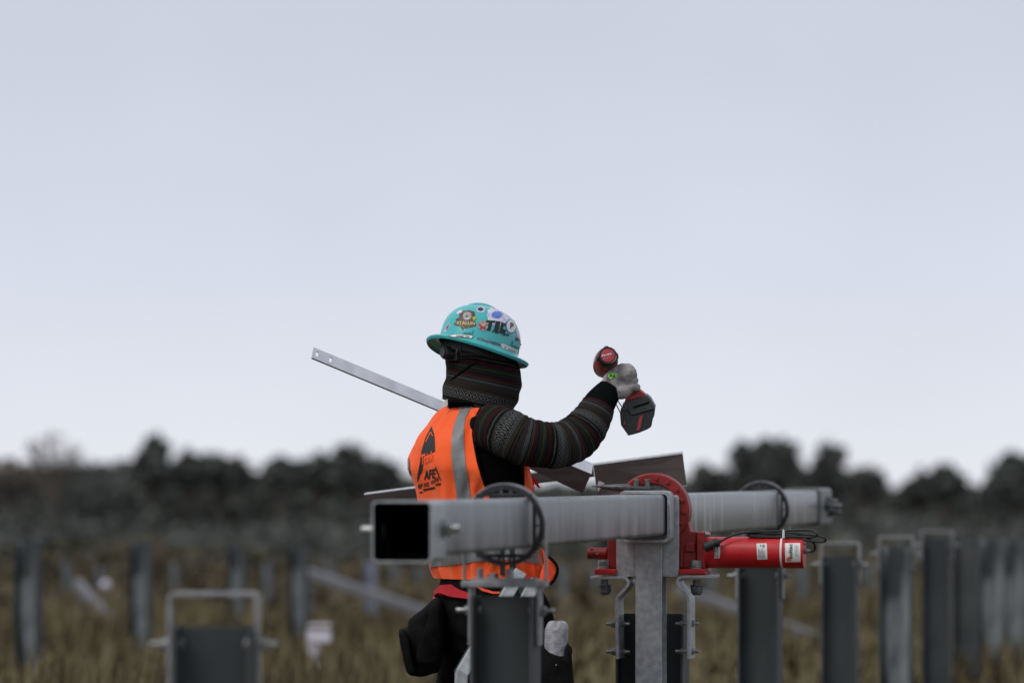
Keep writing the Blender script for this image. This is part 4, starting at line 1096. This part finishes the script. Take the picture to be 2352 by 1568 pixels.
# flap bulging at the right of the hem
hm = MB()
pts = cc(c4, [(2120, 930), (2190, 1040), (2250, 1090), (2290, 1150), (2285, 1230), (2240, 1320), (2170, 1362), (2100, 1330), (2105, 1240), (2150, 1100)])
hm.prism([Q(x, y, 11.18) for x, y in pts], Vector((0, .03, 0))); hm.build('hem_flap', M['orange_flap'], vo, bevel=.008)
tr_ = MB(); tr_.tube([Q(x, y, 11.17) for x, y in cc(c4, [(2185, 1030), (2250, 1085), (2293, 1150), (2290, 1225), (2245, 1315), (2170, 1362), (2105, 1340)])], .0042, n=8, sub=4); tr_.build('hem_binding', M['cuff'], vo, smooth=True)

# red shirt tail, orange sliver
rs = MB()
pl_ = bvh_of([MB().loft([torso_ring(y, l, r, 0, 64, b_ratio=.8) for y, l, r in [(1310, 1004, 1242), (1345, 1004, 1246), (1400, 1000, 1266), (1450, 1000, 1284)]])])
decal('shirt_tail', [cc(c5, [(640, 500), (720, 412), (830, 405), (900, 460), (1000, 500), (1000, 562), (820, 538), (700, 495), (662, 520), (668, 556), (648, 560)])], pl_, M['red_shirt'], person, .012, 11.2, 6)
decal('shirt_tail', [cc(c5, [(1070, 432), (1130, 450), (1240, 488), (1340, 495), (1350, 512), (1240, 512), (1140, 482)])], pl_, M['orange_flap'], person, .013, 11.2, 6)

# neck gaiter
GA = [(1100, 795, 78, 74, -.05), (1108, 822, 84, 78, -.06), (1110, 846, 87, 80, -.06), (1111, 866, 87, 80, -.06), (1109, 884, 85, 79, -.055), (1104, 902, 86, 78, -.05), (1098, 920, 82, 76, -.05), (1096, 936, 80, 72, -.05)]
gr = []; guv = []; s_ = 0; GAs = spl(GA, 8); NG = 72
for i, (x, y, rx, ry, _o) in enumerate(GAs):
    ring = []
    for k in range(NG):
        an = 2 * pi * k / NG; ex = cos(an); ey = sin(an)
        wr = 1 + .020 * noise.noise(Vector((ex * 1.6, ey * 1.6, y * .045))) + .005 * sin(y * .2 + 4 * ex)
        p = Q(x, y, PD) + Vector((ex * rx * KQ, ey * ry * KQ, 0)) * wr
        p.z -= ex * rx * KQ * (.17 + .08 * i / len(GAs)) ; ring.append(p)
        fold = .06 * max(0, min(1, (x + ex * rx - 1068) / 30)) if ey < 0 else 0
        guv.append((abs((k / NG * 2) % 2 - 1) * .30, (924 - y) * KQ * 7.5 + .12 * max(0, min(1, (y - 812 + ex * rx * .55) / -14)) + (.35 * (1 - min(1, max(0, (y - 845 - (ex * rx) * .35) / 14))) if (ex * rx < -10 and y > 800) else 0) * 0))
    gr.append(ring)
gm = MB(); gm.loft(gr); gm.build('neck_gaiter', M['knit'], person, smooth=True, uv=guv, angle=0)
# cowl fold lying diagonally across the gaiter
gbv = bvh_of([gm])
cw = MB(); cw.tube([lay(gbv, *c1(*p), -.001, PD) for p in [(585, 1085), (640, 1050), (700, 1005), (760, 960), (810, 925), (860, 890), (915, 865), (970, 842)]], lambda q: .0042 * (1 - abs(2 * q - 1) ** 2) + .0004, n=8, sub=4)
cw.build('gaiter_fold', M['cloth_black'], person, smooth=True)
# collar roll at the nape
cr_ = MB(); cr_.tube([Q(*c1(*p), PD - .085 + dz) for p, dz in (((590, 1312), .05), ((650, 1296), .01), ((760, 1304), 0), ((900, 1322), 0), ((1010, 1338), .01), ((1090, 1345), .04))], .008, n=12, sub=5)
cr_.build('hood_collar', M['cloth_black'], person, smooth=True)

# hard hat
HC = Q(1096, 812, PD - .005); TH = radians(15.8)
hN = (UP * cos(TH) + FW * sin(TH)).normalized(); hF = (FW * cos(TH) - UP * sin(TH)).normalized(); hR = RT
def hat_ring(r, h, n=72, k=1.0, lf=1.0):
    pts = []
    for i in range(n):
        a = 2 * pi * i / n
        pts.append(HC + hF * cos(a) * r * 1.055 * lf + hR * sin(a) * r * .955 + hN * (h + k * (.006 * cos(2 * a) if k else 0)))
    return pts
prof = [(.1475, -.002, 1), (.1490, .001, 1), (.1480, .0045, 1), (.140, .0075, 1), (.128, .0095, .8), (.1185, .013, .4), (.1150, .020, .1), (.1145, .034, 0), (.1135, .050, 0), (.1118, .064, 0), (.1075, .080, 0), (.1002, .0945, 0), (.0895, .109, 0), (.074, .1215, 0),
        (.052, .1312, 0), (.033, .1372, 0), (.015, .1400, 0), (.004, .1405, 0)]
hb_ = MB(); outer = [hat_ring(r, h, 72, k) for r, h, k in spl(prof, 3)]
inner = [hat_ring(r * .972 if r < .125 else r - .002, h - .0035, 72, k) for r, h, k in spl(prof, 3)][::-1]
hb_.loft(inner + outer, caps=True)
hat = hb_.build('hard_hat', M['helmet'], person, smooth=True, angle=50)
hv = bvh_of([hb_])
# crown ridge and lugs
def lay_pt(x, y, off): return lay(hv, *c1(x, y), off, PD)
rd = MB()
ridge = []
for i in range(13):
    a = radians(-62 + 124 * i / 12)
    ridge.append(HC + hF * sin(a) * .118 + hN * (.0 + cos(a) * .1490) * 1.0)
for q in ridge: pass
rd.tube([HC + hF * (.112 * sin(radians(t))) + hN * (.028 + .1105 * cos(radians(t))) for t in range(-70, 71, 14)], .010, n=10, sub=4)
rd.build('crown_ridge', M['helmet'], hat, smooth=True)
for poly in ([(770, 520), (795, 472), (890, 470), (885, 520)], [(1325, 655), (1345, 600), (1425, 640), (1428, 700)], [(1080, 610), (1085, 575), (1200, 600), (1195, 632)]):
    decal('lug', [cc(c1, poly)], hv, M['helmet'], hat, .004, PD, 4)
def stk(name, pts, m, off, is_px=False): return decal(name, [pts if is_px else cc(c1, pts)], hv, M[m], hat, off, PD - .1, 4)
rnd = random.Random(5)
stk('sticker', [(668, 415), (700, 385), (690, 365), (730, 340), (735, 300), (765, 270), (840, 258), (905, 275), (920, 320), (935, 350), (915, 375), (925, 440), (880, 450), (830, 462), (772, 490), (740, 445), (690, 430)], 'print_brown', .0008)
stk('sticker', disc(825, 325, 48, 46), 'print_silver', .0014); stk('sticker', disc(822, 328, 14, 14), 'print_brown', .002)
decal('lettering', text_on('STALLIN', c1(705, 420), (205 * .2014, 8 * .2014), (4 * .2014, -34 * .2014)), hv, M['print_yellow'], hat, .0016, PD - .1, 5)
stk('sticker', [(880, 345), (925, 320), (932, 350), (900, 385)], 'print_olive', .0014)
stk('sticker', disc(978, 252, 50, 32), 'pale_sticker', .0006); stk('vent_hole', disc(974, 249, 33, 20), 'print_navy', .0014)
stk('sticker', cc(c1, jag(1165, 318, 118, 26, .12, rnd)), 'pale_sticker', .0007, True)
stk('sticker', [(1170, 240), (1270, 260), (1335, 360), (1290, 390), (1200, 380), (1240, 320)], 'pale_sticker', .0009)
stk('sticker', disc(1160, 312, 62, 40, 24, .3), 'print_blue', .0014)
stk('sticker', cc(c1, jag(1000, 435, 60, 16, .16, rnd)), 'print_silver', .0012, True)
stk('sticker', cc(c1, [(1000 + r * sin(a), 440 - r * cos(a)) for a, r in [(2 * pi * k / 10, 56 if k % 2 == 0 else 26) for k in range(10)]]), 'print_red', .0018, True)
stk('sticker', disc(1008, 425, 26, 22), 'print_beige', .0024)
decal('lettering', [cc(c1, p) for p in ([(1040, 372), (1145, 378), (1138, 405), (1112, 402), (1085, 495), (1045, 490), (1072, 400), (1036, 398)], [(1148, 380), (1205, 388), (1172, 515), (1122, 500)], [(1212, 390), (1270, 420), (1262, 440), (1240, 434), (1228, 470), (1268, 485), (1250, 528), (1185, 512)])], hv, M['print_black'], hat, .001, PD - .1, 4)
decal('lettering', text_on('it Big Payte', c1(1095, 520), (200 * .2014, 46 * .2014), (10 * .2014, -42 * .2014), .4), hv, M['print_black'], hat, .0012, PD - .1, 5)
stk('sticker', disc(1322, 440, 62, 84, 24), 'print_blue', .0016); stk('sticker', disc(1322, 440, 53, 74, 24), 'white', .0022)
decal('lettering', text_on('P', c1(1306, 468), (38 * .2014, 10 * .2014), (2 * .2014, -66 * .2014)), hv, M['print_black'], hat, .003, PD - .1, 4)
stk('sticker', [(1370, 470), (1410, 490), (1428, 570), (1418, 600), (1385, 540)], 'pale_sticker', .001)
decal('lettering', text_on('INTO', c1(1368, 605), (60 * .2014, 40 * .2014), (4 * .2014, -48 * .2014)), hv, M['print_black'], hat, .0014, PD - .1, 4)
stk('sticker', [(610, 552), (650, 530), (880, 540), (898, 562), (880, 583), (640, 566)], 'print_navy', .0010); stk('sticker', [(622, 552), (655, 536), (875, 546), (888, 562), (876, 577), (645, 561)], 'white', .0017)
decal('printed_marks', [cc(c1, [(700, 548), (790, 552), (790, 566), (700, 562)]), cc(c1, [(800, 553), (850, 555), (850, 569), (800, 567)])], hv, M['print_grey'], hat, .0024, PD - .1, 5)
decal('lettering', text_on('Champs', c1(930, 600), (270 * .2014, 78 * .2014), (6 * .2014, -38 * .2014), .3), hv, M['print_plum'], hat, .0012, PD - .1, 5)
stk('sticker', [(1200, 640), (1240, 640), (1395, 715), (1402, 748), (1340, 730), (1222, 690)], 'white', .0014)
decal('lettering', text_on('V 1010', c1(1235, 690), (130 * .2014, 52 * .2014), (4 * .2014, -26 * .2014)), hv, M['print_grey'], hat, .0022, PD - .1, 5)
stk('sticker', [(700, 290), (735, 262), (772, 258), (760, 285), (715, 306)], 'pale_sticker', .001)
stk('sticker', [(560, 505), (590, 440), (615, 402), (630, 425), (612, 470), (585, 505)], 'pale_sticker', .0008); stk('sticker', [(575, 490), (598, 440), (615, 420), (618, 440), (602, 470)], 'print_plum', .0014)
# sweat band, suspension and ratchet knob
sb = MB(); sb.loft([hat_ring(.100, h, 48, 0) for h in (-.018, .012)] + [hat_ring(.096, h, 48, 0) for h in (.012, -.018)], caps=False); sb.build('suspension_band', M['black_plastic'], hat, smooth=True)
kb = MB(); kp = Q(*c1(610, 745), PD - .07); kd = Vector((-.85, -.5, .05)).normalized()
kb.cyl(kp - kd * .02, kp + kd * .016, .019, n=14); kb.cyl(kp + kd * .016, kp + kd * .021, .015, n=14)
kb.box(kp - kd * .015 + UP * -.004, .05, .02, .034, Vector((.7, -.7, 0)), Vector((.7, .7, 0)), UP)
kb.build('ratchet_knob', M['black_plastic'], hat, bevel=.002)
for p0 in ((700, 715), (735, 700)):
    q = MB(); q.tube([Q(*c1(p0[0], p0[1] - 25), PD - .1), Q(*c1(p0[0] + 12, p0[1]), PD - .104), Q(*c1(p0[0], p0[1] + 28), PD - .1)], .0022, n=8); q.build('suspension_strap', M['black_bolt'], hat, smooth=True)

# gloved hands: palm, four fingers and a thumb grown into one skin
def skin_hand(name, chains, material, voxel=.0022, parent=person):
    mb = MB()
    for pts, rads in chains:
        rows = spl([(*p, *( (r, r) if not isinstance(r, tuple) else r)) for p, r in zip(pts, rads)], 6)
        P = [Vector(r[:3]) for r in rows]; rings = []; u = None
        for i, p in enumerate(P):
            t = (P[min(i + 1, len(P) - 1)] - P[max(i - 1, 0)]).normalized()
            u = (t.cross(Vector((0, 1, 0))) if abs(t.y) < .97 and u is None else (u if u is not None else t.orthogonal()))
            u = (u - t * u.dot(t)).normalized(); w = t.cross(u)
            rings.append([p + u * cos(2 * pi * k / 16) * rows[i][3] + w * sin(2 * pi * k / 16) * rows[i][4] for k in range(16)])
        mb.loft(rings); mb.ellipsoid(P[-1], Vector((rows[-1][3], 0, 0)), Vector((0, rows[-1][3], 0)), Vector((0, 0, rows[-1][3])), 12, 8)
        mb.ellipsoid(P[0], Vector((rows[0][4], 0, 0)), Vector((0, rows[0][4], 0)), Vector((0, 0, rows[0][4])), 12, 8)
    raw = mb.build('raw', None); md = raw.modifiers.new('r', 'REMESH'); md.mode = 'VOXEL'; md.voxel_size = voxel
    sm = raw.modifiers.new('s', 'SMOOTH'); sm.factor = .5; sm.iterations = 1
    dg = bpy.context.evaluated_depsgraph_get(); me = bpy.data.meshes.new_from_object(raw.evaluated_get(dg)); bpy.data.objects.remove(raw)
    for v in me.vertices:
        v.co += Vector((noise.noise(v.co * 60), noise.noise(v.co * 60 + Vector((9, 0, 0))), noise.noise(v.co * 60 + Vector((0, 9, 0))))) * .0010
    world = [v.co.copy() for v in me.vertices]; faces = [tuple(p.vertices) for p in me.polygons]
    org = world_loc(parent)
    for v in me.vertices: v.co -= org
    for p in me.polygons: p.use_smooth = True
    me.name = name; me.materials.append(material); o = bpy.data.objects.new(name, me); COL.objects.link(o); o.parent = parent
    k = MB(); k.v = world; k.f = faces
    return o, k
def H(x, y, d): return tuple(Q(*c2(x, y), d))
HD = 11.285
palm = ([H(770, 790, HD + .004), H(815, 725, HD), H(880, 650, HD - .003), H(945, 590, HD - .001), H(1000, 565, HD + .009)], [(.026, .024), (.033, .021), (.038, .019), (.039, .017), (.036, .011)])
kn = [((968, 484), .0098, 0), ((1052, 552), .0108, 0), ((1106, 640), .0108, 0), ((1136, 730), .0102, 0)]
chains = [palm]
for i, ((kx, ky), r, _t) in enumerate(kn):
    mx_, my_ = kx + (16 if i else 8), ky - (4 if i else 10)
    chains.append(([H((kx + 880) / 2, (ky + 690) / 2, HD - .004), H(kx, ky, HD - .001), H(mx_ + 8, my_, HD + .024), H(mx_ - 8, my_ + 12, HD + .055), H(kx - 60, ky + 30, HD + .074), H(kx - 120, ky + 55, HD + .070), H(kx - 150, ky + 70, HD + .055)],
                   [r * 1.0, r * 1.06, r * 1.0, r * .95, r * .9, r * .85, r * .75]))
# thumb: leaves the side of the palm near the wrist and closes round the front of the handle
chains.append(([H(790, 700, HD + .006), H(775, 610, HD + .018), H(800, 540, HD + .038), H(850, 520, HD + .060), H(905, 540, HD + .072)], [.015, .0145, .0125, .0115, .009]))
# heel of the hand on the little-finger side
chains.append(([H(880, 770, HD), H(960, 780, HD - .002), H(1050, 740, HD + .004)], [.022, .024, .017]))
gl, glm = skin_hand('glove', chains, M['glove'])
gb = bvh_of([glm])
decal('glove_badge', [cc(c2, [(775, 560), (830, 530), (905, 548), (890, 585), (808, 618), (778, 598)])], gb, M['lime'], gl, .0008, HD, 4)
decal('lettering', text_on('A4', c2(788, 590), (80 * .1721, 14 * .1721), (3 * .1721, -38 * .1721)), gb, M['print_black'], gl, .0016, HD, 5)
decal('glove_print', [cc(c2, [(820, 500), (855, 490), (860, 500), (828, 514)]), cc(c2, [(866, 508), (905, 520), (958, 552), (950, 562), (900, 536), (862, 520)])], gb, M['print_grey'], gl, .0010, HD, 5)
for (a, b) in (((925, 690), (1010, 650)), ((1010, 650), (1110, 690)), ((1060, 560), (1030, 600))):
    pass
LHp = Q(1128, 1040, 11.74)
def L_(dx, dy, dz): return tuple(LHp + FW * dx + RT * dy + UP * dz)
lch = [([L_(-.05, 0, -.012), L_(0, 0, 0), L_(.045, 0, .008)], [(.022, .022), (.034, .018), (.036, .014)])]
for i in range(4):
    y = -.03 + .02 * i; ll = (.060, .072, .068, .052)[i]
    lch.append(([L_(.03, y, .006), L_(.05 + ll * .35, y, .010), L_(.05 + ll * .7, y, -.012), L_(.045 + ll * .75, y, -.035)], [.0098, .0096, .0088, .0078]))
lch.append(([L_(-.01, -.03, 0), L_(.02, -.052, -.008), L_(.05, -.058, -.02)], [.013, .0115, .009]))
skin_hand('glove', lch, M['glove'], .0026)

# ------------------------------------------------------------------ the cordless drill
def drill():
    t = thing('cordless_drill', Q(*c2(1000, 700), HD + .05), 'red and black cordless drill held up in the gloved hand', 'drill')
    B = Q(*c2(772, 312), 11.245); E = Q(*c2(690, 540), 11.43); ax = (E - B).normalized(); L = (E - B).length
    u = ax.cross(UP).normalized(); w = u.cross(ax)
    def rev(prof, n=36, sq=1.0):
        return [[B + ax * s + (u * cos(2 * pi * k / n) + w * sin(2 * pi * k / n)) * r for k in range(n)] for s, r in prof]
    MB().loft(rev(spl([(.012, .0285), (.03, .0325), (.06, .0345), (.095, .034), (.125, .031), (.142, .026), (.152, .018)], 5))).build('motor_housing', M['drill_red'], t, smooth=True)
    MB().loft(rev([(.150, .017), (.175, .014), (.20, .010), (.203, .007)])).build('chuck', M['black_plastic'], t, smooth=True)
    rm = MB()
    n = 48; rings = []
    for s, r in ((-.004, .0205), (-.006, .0245), (.0, .0275), (.010, .029), (.024, .0305), (.026, .028)):
        rings.append([B + ax * s + (u * cos(2 * pi * k / n) + w * sin(2 * pi * k / n)) * (r + (.0028 if (k % 12) in (0, 1, 2) and s > -.005 else 0)) for k in range(n)])
    rm.loft(rings); rm.build('rear_bumper', M['black_plastic'], t, smooth=True, angle=30)
    cp_ = MB(); cp_.loft(rev([(-.0045, .0205), (-.0065, .0195), (-.0072, .016), (-.0075, .004)])); cap = cp_.build('end_cap', M['print_red'], t, smooth=True)
    cb = bvh_of([cp_])
    decal('lettering', text_on('FUEL', c2(692, 322), (140 * .1721, -34 * .1721), (2 * .1721, -22 * .1721)), cb, M['white'], cap, .0008, 11.24, 6)
    decal('printed_marks', [cc(c2, [(712 + k * 24, 345 - k * 6), (724 + k * 24, 342 - k * 6), (724 + k * 24, 352 - k * 6), (712 + k * 24, 355 - k * 6)]) for k in range(4)], cb, M['print_silver'], cap, .0008, 11.24, 6)
    # handle
    a = Q(*c2(790, 430), 11.335); b = Q(*c2(1130, 800), 11.345)
    hm = MB(); P = [a, a.lerp(b, .35), a.lerp(b, .7), b]; ha = (b - a).normalized(); hs = ha.cross(Vector((0, 1, 0))).normalized()
    hm.loft([[p + hs * cos(2 * pi * k / 24) * rx + Vector((0, 1, 0)) * sin(2 * pi * k / 24) * ry for k in range(24)] for p, rx, ry in zip(P, (.018, .016, .0165, .021), (.024, .021, .022, .028))])
    hm.build('handle', M['black_plastic'], t, smooth=True)
    # dark underside of the housing that meets the hand
    q = MB(); q.prism([Q(*c2(*p), 11.275) for p in [(700, 430), (760, 410), (880, 400), (905, 370), (912, 395), (880, 460), (800, 500), (760, 530), (720, 500)]], Vector((0, .07, 0))); q.build('lower_housing', M['black_plastic'], t, bevel=.005)
    # trigger
    MB().box(Q(*c2(870, 470), 11.375), .014, .012, .02).build('trigger', M['print_red'], t, bevel=.002)
    # red foot and battery; front outline with real depth
    dpt = 11.30
    rf = MB(); rf.prism([Q(*c2(*p), dpt + .006) for p in [(990, 940), (1012, 862), (1075, 812), (1095, 788), (1195, 760), (1282, 832), (1270, 848), (1170, 870), (1045, 908)]], Vector((.004, .085, .006))); rf.build('foot', M['bright_red_plastic'], t, bevel=.004)
    q = MB(); q.prism([Q(*c2(*p), dpt + .0035) for p in [(1100, 812), (1160, 796), (1168, 812), (1106, 834)]], Vector((0, .004, 0))); q.build('foot_slot', M['black_plastic'], t)
    up_ = MB(); up_.prism([Q(*c2(*p), dpt) for p in [(962, 960), (1000, 935), (1050, 905), (1180, 868), (1290, 838), (1340, 885), (1404, 1000), (1400, 1015), (1110, 1098), (1075, 1090), (1030, 1010), (985, 990)]], Vector((.006, .10, .008)))
    bt_ = up_.build('battery', M['lit_plastic'], t, bevel=.005)
    lo = MB(); lo.prism([Q(*c2(*p), dpt + .004) for p in [(965, 985), (1035, 1015), (1080, 1096), (1110, 1104), (1396, 1022), (1386, 1110), (1380, 1140), (1368, 1148), (1350, 1236), (1350, 1258), (1300, 1290), (1190, 1335), (1110, 1358), (1045, 1374), (1000, 1310), (946, 1232), (932, 1080), (945, 1010)]], Vector((.006, .095, .008)))
    lo.build('battery_case', M['black_plastic'], bt_, bevel=.006)
    q = MB(); q.prism([Q(*c2(*p), dpt - .003) for p in [(1100, 1002), (1118, 985), (1320, 915), (1325, 930), (1306, 948), (1112, 1010)]], Vector((0, .006, 0))); q.build('battery_groove', M['cuff'], bt_, bevel=.001)
    q = MB(); q.prism([Q(*c2(*p), dpt + .0005) for p in [(1196, 1115), (1240, 1102), (1200, 1292), (1152, 1308)]], Vector((0, .006, 0))); lb = q.build('battery_label', M['print_red'], bt_)
    q = MB(); q.prism([Q(*c2(*p), dpt + .0) for p in [(975, 1170), (1000, 1150), (1005, 1220), (985, 1245)]], Vector((0, .008, 0))); q.build('battery_latch', M['print_brown'], bt_)
    # wire belt hook
    q = MB(); q.tube([Q(*c2(*p), dpt + dd) for p, dd in (((885, 960), .02), ((905, 1000), .015), ((935, 1062), .01))], .0016, n=8); q.tube([Q(*c2(*p), dpt + dd) for p, dd in (((900, 895), .0), ((940, 960), -.004), ((985, 1020), -.006), ((1005, 1025), -.006), ((1010, 1000), -.006), ((985, 965), -.006))], .0016, n=8)
    q.build('wire_hook', M['black_bolt'], t, smooth=True)
drill()

# ------------------------------------------------------------------ pouch, pocket and rolled glove on the worker's belt
def soft(poly, d, depth, name, m, parent, inset=.012, f=c5):
    """cushion with a given outline: rounded front and back"""
    P = [Q(*f(*p), d) for p in poly]; P = spline(P, 3, True); c = sum(P, Vector()) / len(P)
    rings = []
    for k in range(7):
        a = -pi / 2 + pi * k / 6; s = 1 - (1 - cos(a)) * .22
        rings.append([c + (p - c) * s + Vector((0, depth / 2 + depth / 2 * sin(a), 0)) for p in P])
    mb = MB(); mb.loft(rings); return mb.build(name, m, parent, smooth=True, angle=0)
tp = thing('tool_pouch', Q(*c5(450, 1380), 11.25), 'black fabric tool pouch hanging at the worker\'s back hip', 'tool pouch')
soft([(620, 560), (480, 680), (350, 780), (335, 860), (245, 890), (250, 1000), (275, 1120), (300, 1250), (340, 1350), (480, 1385), (600, 1350), (660, 1325), (700, 1200), (720, 900), (700, 600)], 11.24, .12, 'pouch_body', M['pouch'], tp)
soft([(250, 900), (300, 885), (350, 960), (370, 1100), (400, 1250), (430, 1330), (400, 1368), (345, 1345), (305, 1250), (278, 1120), (254, 1000)], 11.205, .05, 'side_pocket', M['pouch'], tp)
soft([(590, 640), (680, 640), (700, 900), (690, 1100), (640, 1240), (540, 1270), (460, 1250), (425, 1160), (450, 1040), (500, 920), (550, 780)], 11.19, .06, 'front_flap', M['denim_black'], tp)
bp_ = thing('belt_pocket', Q(*c5(1900, 1430), 11.12), 'black open pocket on the worker\'s right thigh', 'pocket')
soft([(1720, 1070), (1790, 1090), (1900, 1125), (1990, 1140), (2015, 1020), (2055, 1120), (2070, 1280), (2085, 1440), (2090, 1560), (1700, 1560)], 11.10, .12, 'pocket_body', M['pouch'], bp_)
q = MB(); p = Q(*c5(1893, 1248), 11.094); q.cyl(p, p + Vector((0, .006, 0)), .0025, n=10); q.build('rivet', M['zinc_bolt'], bp_)
rg = thing('rolled_glove', Q(*c5(1890, 1140), 11.14), 'pale grey knit glove rolled up in the thigh pocket', 'glove')
rows = [(1890, 1180, 108), (1888, 1120, 112), (1890, 1050, 116), (1893, 980, 119), (1896, 920, 121), (1900, 870, 119), (1902, 830, 104), (1902, 806, 78), (1902, 798, 40)]
rings = []
for i, (x, y, r) in enumerate(spl(rows, 7)):
    rr = r * .21973 * KQ * (1 + .014 * sin(i * 1.9))
    c = Q(*c5(x, y), 11.125)
    rings.append([c + Vector((cos(2 * pi * k / 40) * rr, sin(2 * pi * k / 40) * rr * .8, 0)) * (1 + (.04 * sin(k * 1.26) if y < 870 else .006 * sin(k * 3.1))) + UP * (.004 * sin(k * .8) if y < 880 else 0) for k in range(40)])
MB().loft(rings).build('knit_roll', M['glove_white'], rg, smooth=True, angle=0)
